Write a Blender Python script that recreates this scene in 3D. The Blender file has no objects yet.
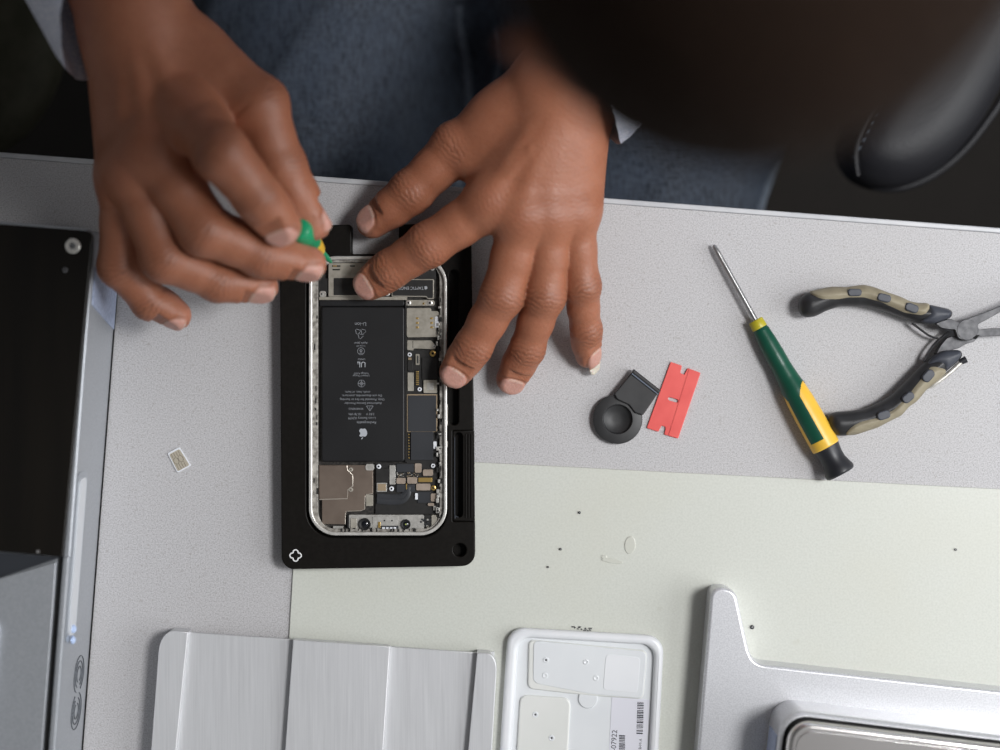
import bpy, bmesh, math, random
import numpy as np
from mathutils import Vector, Matrix
random.seed(4)
C = bpy.context.scene.collection
SC = bpy.context.scene
Z0 = 0.74          # desk top above the floor
D = 0.967          # camera above the desk top
FPX = 1829.0       # focal length in pixels of a 1000 px wide frame
def W(px, py, h=0.0):
    s = (D - h) / FPX
    return ((px - 500) * s, (375 - py) * s, h)
def W2(px, py, h=0.0): return W(px, py, h)[:2]
def PL(pts, h=0.0): return [W2(x, y, h) for x, y in pts]

# ---------------------------------------------------------------- materials
def mat(name, col, rough=0.5, metal=0.0, spec=0.5, coat=0.0):
    m = bpy.data.materials.new(name); m.use_nodes = True
    b = m.node_tree.nodes['Principled BSDF']
    b.inputs['Base Color'].default_value = (*col, 1)
    b.inputs['Roughness'].default_value = rough
    b.inputs['Metallic'].default_value = metal
    b.inputs['Specular IOR Level'].default_value = spec
    b.inputs['Coat Weight'].default_value = coat
    return m
def nd(m, t, **k):
    n = m.node_tree.nodes.new(t)
    for a, v in k.items(): setattr(n, a, v)
    return n
def lk(m, a, b): m.node_tree.links.new(a, b)
def bsdf(m): return m.node_tree.nodes['Principled BSDF']
def coords(m, scale=(1, 1, 1), rot=(0, 0, 0)):
    tc = nd(m, 'ShaderNodeTexCoord'); mp = nd(m, 'ShaderNodeMapping')
    mp.inputs['Scale'].default_value = scale; mp.inputs['Rotation'].default_value = rot
    lk(m, tc.outputs['Object'], mp.inputs['Vector']); return mp.outputs['Vector']
def noise(m, vec, scale, detail=2, rough=0.5):
    n = nd(m, 'ShaderNodeTexNoise'); n.inputs['Scale'].default_value = scale
    n.inputs['Detail'].default_value = detail; n.inputs['Roughness'].default_value = rough
    lk(m, vec, n.inputs['Vector']); return n.outputs['Fac']
def ramp(m, fac, stops):
    r = nd(m, 'ShaderNodeValToRGB'); e = r.color_ramp.elements
    while len(e) < len(stops): e.new(0.5)
    for i, (p, c) in enumerate(stops):
        e[i].position = p; e[i].color = (*c, 1) if len(c) == 3 else c
    lk(m, fac, r.inputs['Fac']); return r.outputs['Color']
def mix(m, fac, a, b, mode='MIX'):
    n = nd(m, 'ShaderNodeMix', data_type='RGBA', blend_type=mode)
    for sock, v in ((n.inputs[0], fac), (n.inputs[6], a), (n.inputs[7], b)):
        if hasattr(v, 'is_linked'): lk(m, v, sock)
        elif isinstance(v, (int, float)): sock.default_value = v
        else: sock.default_value = (*v, 1)
    return n.outputs[2]
def bump(m, fac, strength, dist):
    b = nd(m, 'ShaderNodeBump'); b.inputs['Strength'].default_value = strength
    b.inputs['Distance'].default_value = dist
    lk(m, fac, b.inputs['Height']); lk(m, b.outputs['Normal'], bsdf(m).inputs['Normal'])
def setcol(m, c): lk(m, c, bsdf(m).inputs['Base Color'])
def noisy(name, c1, c2, scale, rough=0.5, metal=0.0, bs=0.0, bd=0.0003, stretch=(1, 1, 1), rot=(0,0,0), lo=0.35, hi=0.65, spec=0.5, detail=3):
    m = mat(name, c1, rough, metal, spec); v = coords(m, stretch, rot); f = noise(m, v, scale, detail)
    setcol(m, ramp(m, f, [(lo, c1), (hi, c2)]))
    if bs: bump(m, f, bs, bd)
    return m

M = {}
# grey speckled laminate
m = mat('speckled_laminate', (0.5, 0.5, 0.5), 0.55); v = coords(m)
f1 = noise(m, v, 1500, 2, 0.6); f2 = noise(m, v, 640, 2); f3 = noise(m, v, 6, 3)
c = ramp(m, f1, [(0.28, (0.27, 0.262, 0.268)), (0.44, (0.46, 0.452, 0.46)), (0.62, (0.585, 0.577, 0.587))])
c = mix(m, ramp(m, f2, [(0.26, (0.8,) * 3), (0.36, (0, 0, 0))]), c, (0.36, 0.34, 0.33))
c = mix(m, ramp(m, f3, [(0.4, (0, 0, 0)), (0.7, (0.22,) * 3)]), c, (0.47, 0.45, 0.44))
setcol(m, c); bump(m, f1, 0.05, 0.0001); M['desk'] = m
# pale green mat with stains
m = mat('pale_mat', (0.6, 0.63, 0.56), 0.42); v = coords(m)
f1 = noise(m, v, 900, 2); f2 = noise(m, v, 9, 4, 0.6); f3 = noise(m, v, 45, 3, 0.6)
c = ramp(m, f1, [(0.3, (0.57, 0.583, 0.528)), (0.65, (0.63, 0.643, 0.588))])
c = mix(m, ramp(m, f2, [(0.5, (0, 0, 0)), (0.75, (0.25,) * 3)]), c, (0.58, 0.57, 0.47))
c = mix(m, ramp(m, f3, [(0.70, (0, 0, 0)), (0.76, (0.35,) * 3)]), c, (0.45, 0.43, 0.34))
setcol(m, c); bump(m, f1, 0.08, 0.0001); M['mat'] = m
M['edge'] = noisy('edge_band', (0.50, 0.51, 0.53), (0.58, 0.585, 0.6), 60, 0.35)
M['carpet'] = noisy('dark_carpet', (0.008, 0.0062, 0.005), (0.015, 0.012, 0.0095), 260, 0.95, bs=0.6, bd=0.003)
def brushed(name, c1, c2, rot, rough=0.34, metal=0.75):
    m = mat(name, c1, rough, metal); v = coords(m, (1, 0.02, 1), (0, 0, rot)); f = noise(m, v, 1100, 4, 0.7)
    setcol(m, ramp(m, f, [(0.3, c1), (0.7, c2)])); bump(m, f, 0.10, 0.0001)
    r = ramp(m, f, [(0.2, (rough - 0.05,) * 3), (0.8, (rough + 0.12,) * 3)]); lk(m, r, bsdf(m).inputs['Roughness'])
    return m
M['brushed'] = brushed('brushed_aluminium', (0.62, 0.625, 0.64), (0.70, 0.705, 0.72), math.radians(4), metal=0.3)
M['silver'] = noisy('blasted_aluminium', (0.60, 0.605, 0.63), (0.74, 0.745, 0.77), 1300, 0.32, 0.4, bs=0.08, bd=0.0001)
M['device'] = noisy('grey_aluminium', (0.40, 0.42, 0.45), (0.46, 0.48, 0.51), 900, 0.42, 0.55)
M['groove'] = mat('slot_plastic', (0.64, 0.66, 0.69), 0.3, 0.1)
M['reflection'] = noisy('blue_reflection', (0.30, 0.36, 0.52), (0.52, 0.58, 0.74), 420, 0.45, 0.1, stretch=(1, 1, 3.2), rot=(0.6, 0, 0))  # rippled blue that paints a reflection onto bare metal
M['polish'] = noisy('polished_steel', (0.80, 0.77, 0.75), (0.86, 0.83, 0.81), 14, 0.22, 0.95)
M['blackpanel'] = noisy('black_glossy_panel', (0.0035, 0.003, 0.0025), (0.007, 0.0055, 0.004), 60, 0.38, stretch=(1, 0.08, 1), spec=0.25)
M['fixture'] = noisy('black_anodised', (0.0055, 0.0045, 0.0036), (0.008, 0.0068, 0.0056), 600, 0.45, 0.0, spec=0.14)
M['black'] = mat('matt_black', (0.006, 0.006, 0.006), 0.6)
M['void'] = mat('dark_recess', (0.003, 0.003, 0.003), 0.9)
M['whitepaint'] = mat('white_print', (0.8, 0.8, 0.8), 0.5)
M['whiteplastic'] = noisy('white_plastic', (0.76, 0.775, 0.80), (0.80, 0.81, 0.83), 30, 0.34)
M['milky'] = noisy('milky_plastic', (0.72, 0.74, 0.76), (0.75, 0.77, 0.785), 40, 0.3)
M['cream'] = noisy('cream_plastic', (0.72, 0.73, 0.70), (0.75, 0.755, 0.73), 40, 0.3)
M['label'] = mat('paper_label', (0.70, 0.70, 0.76), 0.6)
M['ink'] = mat('black_ink', (0.025, 0.025, 0.035), 0.6)
M['red'] = noisy('red_plastic', (0.73, 0.085, 0.075), (0.80, 0.11, 0.095), 90, 0.42)
M['rubber'] = noisy('black_rubber', (0.018, 0.018, 0.019), (0.028, 0.028, 0.029), 120, 0.48)
M['rubberhighlight'] = mat('rubber_highlight', (0.16, 0.19, 0.24), 0.3)
M['green'] = noisy('green_handle', (0.004, 0.060, 0.036), (0.006, 0.078, 0.045), 50, 0.33)
M['yellow'] = noisy('yellow_handle', (0.80, 0.46, 0.035), (0.85, 0.52, 0.06), 50, 0.36)
M['olive'] = noisy('yellow_collar', (0.42, 0.36, 0.015), (0.48, 0.41, 0.025), 50, 0.4)
M['brightgreen'] = mat('bright_green_plastic', (0.01, 0.30, 0.13), 0.35)
M['cap'] = noisy('charcoal_cap', (0.014, 0.015, 0.019), (0.022, 0.023, 0.028), 80, 0.42)
M['steel'] = noisy('tool_steel', (0.42, 0.42, 0.42), (0.55, 0.55, 0.55), 200, 0.28, 0.9)
M['darksteel'] = noisy('grey_steel', (0.085, 0.085, 0.09), (0.14, 0.14, 0.145), 300, 0.5, 0.4, spec=0.25)
M['grip'] = noisy('soft_black_grip', (0.016, 0.016, 0.017), (0.027, 0.027, 0.029), 160, 0.42)
M['gripgrey'] = noisy('slate_grip', (0.045, 0.050, 0.065), (0.060, 0.065, 0.080), 200, 0.5)
M['tan'] = noisy('khaki_grip', (0.25, 0.215, 0.145), (0.32, 0.28, 0.195), 130, 0.55)
M['leather'] = None
m = mat('black_leather', (0.014, 0.014, 0.017), 0.50, 0, 0.32); v = coords(m)
vo = nd(m, 'ShaderNodeTexVoronoi'); vo.inputs['Scale'].default_value = 620; lk(m, v, vo.inputs['Vector'])
bump(m, vo.outputs['Distance'], 0.3, 0.0003); M['leather'] = m
m = mat('denim', (0.04, 0.06, 0.1), 0.85, 0, 0.2); v = coords(m, (1, 1, 1), (0, 0, 0.35))
wx = noise(m, coords(m, (1, 0.12, 1), (0, 0, 0.1)), 900, 2); wy = noise(m, coords(m, (0.12, 1, 1), (0, 0, 0.1)), 900, 2)
big = noise(m, v, 12, 4, 0.6)
c = ramp(m, wx, [(0.35, (0.017, 0.020, 0.025)), (0.65, (0.056, 0.068, 0.090))])
c = mix(m, ramp(m, wy, [(0.4, (0, 0, 0)), (0.65, (0.6,) * 3)]), c, (0.072, 0.084, 0.105))
c = mix(m, ramp(m, big, [(0.4, (0, 0, 0)), (0.7, (0.45,) * 3)]), c, (0.038, 0.056, 0.090))
setcol(m, c); bump(m, wx, 0.4, 0.0006); M['denim'] = m
M['denimseam'] = noisy('denim_seam', (0.05, 0.062, 0.082), (0.13, 0.155, 0.19), 700, 0.85)
m = mat('striped_shirt', (0.6, 0.62, 0.7), 0.8, 0, 0.2); v = coords(m)
c = ramp(m, noise(m, v, 700, 2), [(0.4, (0.50, 0.53, 0.64)), (0.6, (0.70, 0.71, 0.78))]); setcol(m, c)
bump(m, noise(m, v, 40, 3), 0.4, 0.004); M['shirt'] = m
# hair
M['hair'] = noisy('short_black_hair', (0.008, 0.0045, 0.003), (0.022, 0.011, 0.006), 500, 0.85, bs=0.8, bd=0.002, spec=0.12)
M['shoe'] = mat('shoe_leather', (0.02, 0.018, 0.016), 0.5)
# skin: the painted attribute holds the skin's own colour (nails, knuckles) and darker lines in the creases
m = mat('skin', (0.36, 0.17, 0.10), 0.46, 0, 0.45); b = bsdf(m)
at = nd(m, 'ShaderNodeAttribute', attribute_name='tint'); v = coords(m)
mot = noise(m, v, 90, 4, 0.6); fine = noise(m, v, 620, 3, 0.6)
c = mix(m, ramp(m, mot, [(0.35, (0, 0, 0)), (0.7, (0.35,) * 3)]), at.outputs['Color'], (0.72, 0.62, 0.56), 'MULTIPLY')
c = mix(m, ramp(m, fine, [(0.3, (0.22,) * 3), (0.5, (0, 0, 0))]), c, (0.6, 0.5, 0.45), 'MULTIPLY')
setcol(m, c)
vo = nd(m, 'ShaderNodeTexVoronoi', feature='DISTANCE_TO_EDGE'); vo.inputs['Scale'].default_value = 620; lk(m, v, vo.inputs['Vector'])
hgt = nd(m, 'ShaderNodeMath', operation='ADD'); lk(m, vo.outputs['Distance'], hgt.inputs[0]); lk(m, mot, hgt.inputs[1])
bump(m, hgt.outputs[0], 0.35, 0.0005)
b.inputs['Subsurface Weight'].default_value = 0.18
b.inputs['Subsurface Radius'].default_value = (1.0, 0.35, 0.2)
b.inputs['Subsurface Scale'].default_value = 0.004
M['skin'] = m
# phone materials
M['ph_frame'] = noisy('phone_frame_metal', (0.62, 0.60, 0.56), (0.78, 0.76, 0.72), 260, 0.32, 0.5)
M['ph_lip'] = noisy('phone_inner_lip', (0.18, 0.165, 0.145), (0.46, 0.44, 0.40), 420, 0.45, 0.2)
M['ph_floor'] = noisy('phone_floor', (0.012, 0.011, 0.010), (0.05, 0.045, 0.04), 700, 0.5, 0.2)
M['ph_beige'] = noisy('nickel_beige', (0.36, 0.335, 0.28), (0.46, 0.43, 0.37), 300, 0.38, 0.35)
M['ph_silver'] = noisy('bright_nickel', (0.50, 0.485, 0.45), (0.66, 0.64, 0.60), 500, 0.3, 0.5)
M['ph_bronze'] = noisy('bronze_shield', (0.20, 0.155, 0.125), (0.27, 0.215, 0.175), 60, 0.33, 0.5)
M['ph_rose'] = noisy('rose_beige_component', (0.33, 0.265, 0.21), (0.40, 0.325, 0.265), 300, 0.4, 0.25)
M['ph_highlight'] = mat('shield_edge', (0.58, 0.52, 0.45), 0.3, 0.6)  # pale colour of the painted highlight lines on the bronze shield
M['ph_gold'] = mat('gold_contacts', (0.62, 0.42, 0.14), 0.3, 0.8)
M['ph_tancomp'] = mat('tan_component', (0.38, 0.29, 0.19), 0.4, 0.3)
M['ph_batt'] = noisy('battery_wrap', (0.011, 0.011, 0.012), (0.014, 0.014, 0.015), 30, 0.42, spec=0.3)
M['ph_print'] = mat('battery_print', (0.24, 0.25, 0.27), 0.5)
M['ph_logo'] = mat('logo_print', (0.42, 0.44, 0.47), 0.4)
M['ph_black'] = noisy('black_film', (0.008, 0.0075, 0.007), (0.015, 0.014, 0.013), 300, 0.45)
M['ph_grey'] = noisy('grey_film', (0.022, 0.024, 0.028), (0.03, 0.032, 0.037), 60, 0.4)
M['lens'] = mat('camera_glass', (0.004, 0.005, 0.008), 0.08, 0, 0.8)
M['simcontact'] = mat('sim_contact', (0.50, 0.45, 0.36), 0.4, 0.2)
M['simgap'] = mat('sim_gap', (0.12, 0.10, 0.08), 0.6)
M['white'] = mat('white_card', (0.78, 0.80, 0.84), 0.45)

# ---------------------------------------------------------------- object helpers
def wloc(o):
    p = Vector((0, 0, 0))
    while o: p += o.location; o = o.parent
    return p
def link(name, me, m, parent=None, origin=None, smooth=False):
    """me is in desk coordinates (desk top = 0)."""
    o = bpy.data.objects.new(name, me); C.objects.link(o)
    if parent is not None:
        o.parent = parent; base = wloc(parent)
    else:
        n = len(me.vertices); a = np.empty(n * 3); me.vertices.foreach_get('co', a); a = a.reshape(-1, 3)
        lo, hi = a.min(0), a.max(0)
        base = Vector(origin) if origin is not None else Vector(((lo[0] + hi[0]) / 2, (lo[1] + hi[1]) / 2, lo[2]))
        base = base + Vector((0, 0, Z0)); o.location = base
    me.transform(Matrix.Translation(Vector((0, 0, Z0)) - base))
    if m is not None:
        me.materials.clear(); me.materials.append(m)
    if smooth: me.shade_smooth()
    return o
def thing(name, label, cat, loc, group=None):
    o = bpy.data.objects.new(name, None); C.objects.link(o); o.empty_display_size = 0.02
    o.location = (loc[0], loc[1], loc[2] + Z0); o['label'] = label; o['category'] = cat
    if group: o['group'] = group
    return o
def tag(o, label, cat, group=None):
    o['label'] = label; o['category'] = cat
    if group: o['group'] = group
    return o
def bm_mesh(bm, smooth_angle=None):
    me = bpy.data.meshes.new('m'); bmesh.ops.recalc_face_normals(bm, faces=bm.faces); bm.to_mesh(me); bm.free()
    if smooth_angle is not None:
        me.shade_smooth(); me.set_sharp_from_angle(angle=math.radians(smooth_angle))
    return me
def wn(me, ang=50):
    """area-weighted corner normals, so bevels stay crisp beside large flat faces"""
    if len(me.polygons) > 6000: return me
    ca = math.cos(math.radians(ang)); fn = [p.normal.copy() for p in me.polygons]; fa = [p.area for p in me.polygons]
    vf = [[] for _ in me.vertices]
    for p in me.polygons:
        for v in p.vertices: vf[v].append(p.index)
    out = []
    for p in me.polygons:
        n0 = fn[p.index]
        for v in p.vertices:
            n = Vector((0, 0, 0))
            for f in vf[v]:
                if fn[f].dot(n0) > ca: n += fn[f] * fa[f]
            out.append(n.normalized() if n.length > 1e-14 else n0)
    for p in me.polygons: p.use_smooth = True
    me.normals_split_custom_set(out); return me
def join(meshes):
    bm = bmesh.new()
    for me in meshes:
        bm.from_mesh(me); bpy.data.meshes.remove(me)
    me = bpy.data.meshes.new('m'); bm.to_mesh(me); bm.free()
    return wn(me, 40)
def rpoly(pts, r, seg=6):
    """fillet the corners of a polygon; r a number or one per corner"""
    out = []; n = len(pts)
    for i in range(n):
        p = Vector(pts[i]); a = Vector(pts[i - 1]); b = Vector(pts[(i + 1) % n])
        rr = r[i] if isinstance(r, (list, tuple)) else r
        if rr <= 0: out.append(tuple(p)); continue
        da, db = (a - p), (b - p)
        ta = min(rr, da.length * 0.49); tb = min(rr, db.length * 0.49)
        A = p + da.normalized() * ta; B = p + db.normalized() * tb
        k = 0.55
        c1 = A.lerp(p, k); c2 = B.lerp(p, k)
        for j in range(seg + 1):
            t = j / seg
            q = A * (1 - t) ** 3 + c1 * 3 * t * (1 - t) ** 2 + c2 * 3 * t * t * (1 - t) + B * t ** 3
            out.append(tuple(q))
    return out
def rrect(x0, y0, x1, y1, r, seg=6): return rpoly([(x0, y0), (x1, y0), (x1, y1), (x0, y1)], r, seg)
def circ(cx, cy, r, n=24): return [(cx + r * math.cos(2 * math.pi * i / n), cy + r * math.sin(2 * math.pi * i / n)) for i in range(n)]
def plate(poly, z0, z1, bevel=0.0, seg=2):
    bm = bmesh.new()
    vs = [bm.verts.new((x, y, z0)) for x, y in poly]
    f = bm.faces.new(vs); ex = bmesh.ops.extrude_face_region(bm, geom=[f])
    top = [e for e in ex['geom'] if isinstance(e, bmesh.types.BMVert)]
    bmesh.ops.translate(bm, verts=top, vec=(0, 0, z1 - z0))
    if bevel > 0:
        tset = set(top); es = [e for e in bm.edges if e.verts[0] in tset and e.verts[1] in tset]
        bmesh.ops.bevel(bm, geom=es, offset=bevel, segments=seg, profile=0.5, affect='EDGES', clamp_overlap=True)
    return wn(bm_mesh(bm))
def holed(polys, z0, z1, bevel=0.0, res=2):
    cu = bpy.data.curves.new('c', 'CURVE'); cu.dimensions = '2D'; cu.fill_mode = 'BOTH'
    for p in polys:
        s = cu.splines.new('POLY'); s.points.add(len(p) - 1)
        for i, (x, y) in enumerate(p): s.points[i].co = (x, y, 0, 1)
        s.use_cyclic_u = True
    cu.extrude = (z1 - z0) / 2 - bevel; cu.bevel_depth = bevel; cu.bevel_resolution = res; cu.offset = -bevel
    o = bpy.data.objects.new('tmp', cu); C.objects.link(o)
    dg = bpy.context.evaluated_depsgraph_get(); dg.update()
    me = bpy.data.meshes.new_from_object(o.evaluated_get(dg)); bpy.data.objects.remove(o); bpy.data.curves.remove(cu)
    me.transform(Matrix.Translation((0, 0, (z0 + z1) / 2)))
    return wn(me)
def text_mesh(s, size, px, py, h, rot=0.0, th=0.00003, align='CENTER', sx=1.0):
    cu = bpy.data.curves.new('t', 'FONT'); cu.body = s; cu.size = size; cu.extrude = th; cu.align_x = align; cu.align_y = 'CENTER'
    cu.resolution_u = 3; cu.space_line = 0.9
    o = bpy.data.objects.new('tmp', cu); C.objects.link(o)
    dg = bpy.context.evaluated_depsgraph_get(); dg.update()
    me = bpy.data.meshes.new_from_object(o.evaluated_get(dg)); bpy.data.objects.remove(o); bpy.data.curves.remove(cu)
    x, y, _ = W(px, py, h)
    me.transform(Matrix.Translation((x, y, h + th)) @ Matrix.Rotation(rot, 4, 'Z') @ Matrix.Diagonal((sx, 1, 1, 1)))
    return me
def frame_of(a):
    a = Vector(a).normalized(); r = Vector((0, 0, 1)) if abs(a.z) < 0.9 else Vector((0, 1, 0))
    s = a.cross(r).normalized(); u = s.cross(a).normalized(); return a, s, u
def lathe(P0, P1, prof, n=32, keep=None, cap=True):
    """prof: (t along axis in metres, radius); keep(t, ang) filters faces"""
    P0 = Vector(P0); a, s, u = frame_of(Vector(P1) - P0)
    bm = bmesh.new(); rings = []
    for t, r in prof:
        rings.append([bm.verts.new(P0 + a * t + (s * math.cos(2 * math.pi * i / n) + u * math.sin(2 * math.pi * i / n)) * r) for i in range(n)])
    for k in range(len(rings) - 1):
        for i in range(n):
            if keep and not keep((prof[k][0] + prof[k + 1][0]) / 2, 2 * math.pi * (i + 0.5) / n): continue
            j = (i + 1) % n
            bm.faces.new((rings[k][i], rings[k][j], rings[k + 1][j], rings[k + 1][i]))
    if cap and not keep:
        bm.faces.new(rings[0][::-1]); bm.faces.new(rings[-1])
    bmesh.ops.delete(bm, geom=[v for v in bm.verts if not v.link_faces], context='VERTS')
    return bm_mesh(bm, 35)
def tube(pts, r, n=10, flat=1.0, sub=4):
    """smooth tube through the points"""
    P = [Vector(p) for p in pts]; R = r if isinstance(r, (list, tuple)) else [r] * len(P)
    Q = []; RR = []
    for i in range(len(P) - 1):
        p0 = P[max(i - 1, 0)]; p1 = P[i]; p2 = P[i + 1]; p3 = P[min(i + 2, len(P) - 1)]
        for j in range(sub):
            t = j / sub
            Q.append(0.5 * ((2 * p1) + (p2 - p0) * t + (2 * p0 - 5 * p1 + 4 * p2 - p3) * t * t + (3 * p1 - p0 - 3 * p2 + p3) * t ** 3))
            RR.append(R[i] * (1 - t) + R[i + 1] * t)
    Q.append(P[-1]); RR.append(R[-1])
    bm = bmesh.new(); rings = []
    for i, q in enumerate(Q):
        d = (Q[min(i + 1, len(Q) - 1)] - Q[max(i - 1, 0)]); a, s, u = frame_of(d)
        rings.append([bm.verts.new(q + s * math.cos(2 * math.pi * k / n) * RR[i] + u * math.sin(2 * math.pi * k / n) * RR[i] * flat) for k in range(n)])
    for k in range(len(rings) - 1):
        for i in range(n):
            j = (i + 1) % n; bm.faces.new((rings[k][i], rings[k][j], rings[k + 1][j], rings[k + 1][i]))
    bm.faces.new(rings[0][::-1]); bm.faces.new(rings[-1]); return bm_mesh(bm, 50)

# ---------------------------------------------------------------- implicit surfaces
def smin(a, b, k):
    h = np.maximum(k - np.abs(a - b), 0) / k
    return np.minimum(a, b) - h * h * k * 0.25
def cone(p, a, b, ra, rb):
    a = np.asarray(a, np.float32); b = np.asarray(b, np.float32); ba = b - a
    t = np.clip(((p - a) @ ba) / max(float(ba @ ba), 1e-12), 0, 1)
    q = p - a - t[:, None] * ba
    return np.sqrt((q * q).sum(1)) - (ra + (rb - ra) * t)
def ell(p, c, r, R=None):
    q = p - np.asarray(c, np.float32)
    if R is not None: q = q @ R
    r = np.asarray(r, np.float32)
    k0 = np.sqrt(((q / r) ** 2).sum(1)); k1 = np.sqrt(((q / (r * r)) ** 2).sum(1)) + 1e-9
    return k0 * (k0 - 1) / k1
def poly2d(p, poly):
    P = np.asarray(poly, np.float32); n = len(P); x = p[:, :2]
    d = np.full(len(p), 1e9, np.float32); s = np.ones(len(p), np.float32)
    for i in range(n):
        a, b = P[i], P[i - 1]; e = b - a; w = x - a
        t = np.clip((w @ e) / max(float(e @ e), 1e-14), 0, 1); q = w - t[:, None] * e
        d = np.minimum(d, (q * q).sum(1))
        c1 = x[:, 1] >= a[1]; c2 = x[:, 1] < b[1]; c3 = e[0] * w[:, 1] > e[1] * w[:, 0]
        flip = (c1 & c2 & c3) | (~c1 & ~c2 & ~c3); s[flip] *= -1
    return s * np.sqrt(d)
def pillow_f(poly, z0, z1, r):
    zc = (z0 + z1) / 2; hz = (z1 - z0) / 2; r = min(r, hz * 0.999)
    def f(p):
        a = poly2d(p, poly) + r; b = np.abs(p[:, 2] - zc) - hz + r
        return np.minimum(np.maximum(a, b), 0) + np.sqrt(np.maximum(a, 0) ** 2 + np.maximum(b, 0) ** 2) - r
    return f
def nets(f, lo, hi, h, slack=1.4, pad=0.004):
    lo = np.asarray(lo, np.float64) - 2 * h; hi = np.asarray(hi, np.float64) + 2 * h
    n = np.ceil((hi - lo) / h).astype(int) + 1; B = 20
    F = np.full(n, 1.0, np.float32)
    for i in range(0, n[0], B):
        for j in range(0, n[1], B):
            for k in range(0, n[2], B):
                e = np.minimum([i + B, j + B, k + B], n); s0 = np.array([i, j, k])
                c = lo + (s0 + e - 1) / 2 * h; rad = np.linalg.norm((e - 1 - s0) / 2 * h)
                dc = float(f(c[None].astype(np.float32))[0])
                if abs(dc) > rad * slack + pad:
                    F[i:e[0], j:e[1], k:e[2]] = 1.0 if dc > 0 else -1.0; continue
                g = np.stack(np.meshgrid(*[lo[a] + np.arange(s0[a], e[a]) * h for a in range(3)], indexing='ij'), -1)
                F[i:e[0], j:e[1], k:e[2]] = f(g.reshape(-1, 3).astype(np.float32)).reshape(g.shape[:3])
    S = F < 0
    cnt = sum(S[a:n[0] - 1 + a, b:n[1] - 1 + b, c:n[2] - 1 + c].astype(np.int8) for a in (0, 1) for b in (0, 1) for c in (0, 1))
    cells = np.argwhere((cnt > 0) & (cnt < 8)); idx = np.full(cnt.shape, -1, np.int64); idx[tuple(cells.T)] = np.arange(len(cells))
    acc = np.zeros((len(cells), 3)); num = np.zeros(len(cells))
    cor = [(a, b, c) for a in (0, 1) for b in (0, 1) for c in (0, 1)]
    for p in cor:
        for ax in range(3):
            if p[ax]: continue
            q = list(p); q[ax] = 1
            f0 = F[tuple((cells + p).T)]; f1 = F[tuple((cells + q).T)]; m_ = (f0 < 0) != (f1 < 0)
            t = np.where(m_, f0 / np.where(m_, f0 - f1, 1), 0)
            pt = np.array(p, float) + t[:, None] * (np.array(q) - np.array(p))
            acc[m_] += pt[m_]; num[m_] += 1
    V = lo + (cells + acc / num[:, None]) * h
    Q = []
    for ax in range(3):
        a1, a2 = (ax + 1) % 3, (ax + 2) % 3
        sl0 = [slice(1, n[t] - 1) for t in range(3)]; sl1 = list(sl0); sl0[ax] = slice(0, n[ax] - 1); sl1[ax] = slice(1, n[ax])
        A = S[tuple(sl0)]; Bm = S[tuple(sl1)]; e = np.argwhere(A != Bm)
        off = np.ones(3, int); off[ax] = 0; g = e + off
        ins = A[tuple(e.T)]
        def cell(d1, d2):
            c = g.copy(); c[:, a1] -= d1; c[:, a2] -= d2; return idx[tuple(c.T)]
        q = np.stack([cell(1, 1), cell(0, 1), cell(0, 0), cell(1, 0)], 1)
        q[~ins] = q[~ins][:, ::-1]; Q.append(q)
    return V, np.concatenate(Q)
def relax(V, Q, it=1, lam=0.5):
    E = np.concatenate([Q[:, [0, 1]], Q[:, [1, 2]], Q[:, [2, 3]], Q[:, [3, 0]]])
    for _ in range(it):
        s = np.zeros_like(V); c = np.zeros(len(V))
        for a in range(3):
            s[:, a] = np.bincount(E[:, 0], V[E[:, 1], a], len(V)) + np.bincount(E[:, 1], V[E[:, 0], a], len(V))
        c = np.bincount(E[:, 0], minlength=len(V)) + np.bincount(E[:, 1], minlength=len(V))
        V = V + lam * (s / c[:, None] - V)
    return V
def vnorm(V, Q):
    fn = np.cross(V[Q[:, 2]] - V[Q[:, 0]], V[Q[:, 3]] - V[Q[:, 1]]); N = np.zeros_like(V)
    for k in range(4):
        for a in range(3): N[:, a] += np.bincount(Q[:, k], fn[:, a], len(V))
    return N / (np.linalg.norm(N, axis=1)[:, None] + 1e-12)
def to_mesh(V, Q, tint=None):
    me = bpy.data.meshes.new('m'); me.vertices.add(len(V)); me.vertices.foreach_set('co', V.astype(np.float32).ravel())
    me.loops.add(Q.size); me.loops.foreach_set('vertex_index', Q.astype(np.int32).ravel())
    me.polygons.add(len(Q)); me.polygons.foreach_set('loop_start', np.arange(0, Q.size, 4, dtype=np.int32))
    me.update(calc_edges=True); me.validate()
    if tint is not None:
        at = me.attributes.new('tint', 'FLOAT_COLOR', 'POINT')
        at.data.foreach_set('color', np.concatenate([tint, np.ones((len(tint), 1))], 1).astype(np.float32).ravel())
    me.shade_smooth(); return me
def implicit(f, lo, hi, h, it=1, disp=None, **k):
    V, Q = nets(f, lo, hi, h, **k); V = relax(V, Q, it)
    if disp is not None: V = V + vnorm(V, Q) * disp(V)[:, None]
    return to_mesh(V, Q)
def pillow(poly, z0, z1, r, h=0.0006, it=2, extra=None):
    f0 = pillow_f(poly, z0, z1, r); f = (lambda p: extra(p, f0(p))) if extra else f0
    P = np.asarray(poly)
    return implicit(f, (*P.min(0), z0), (*P.max(0), z1), h, it)
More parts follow.
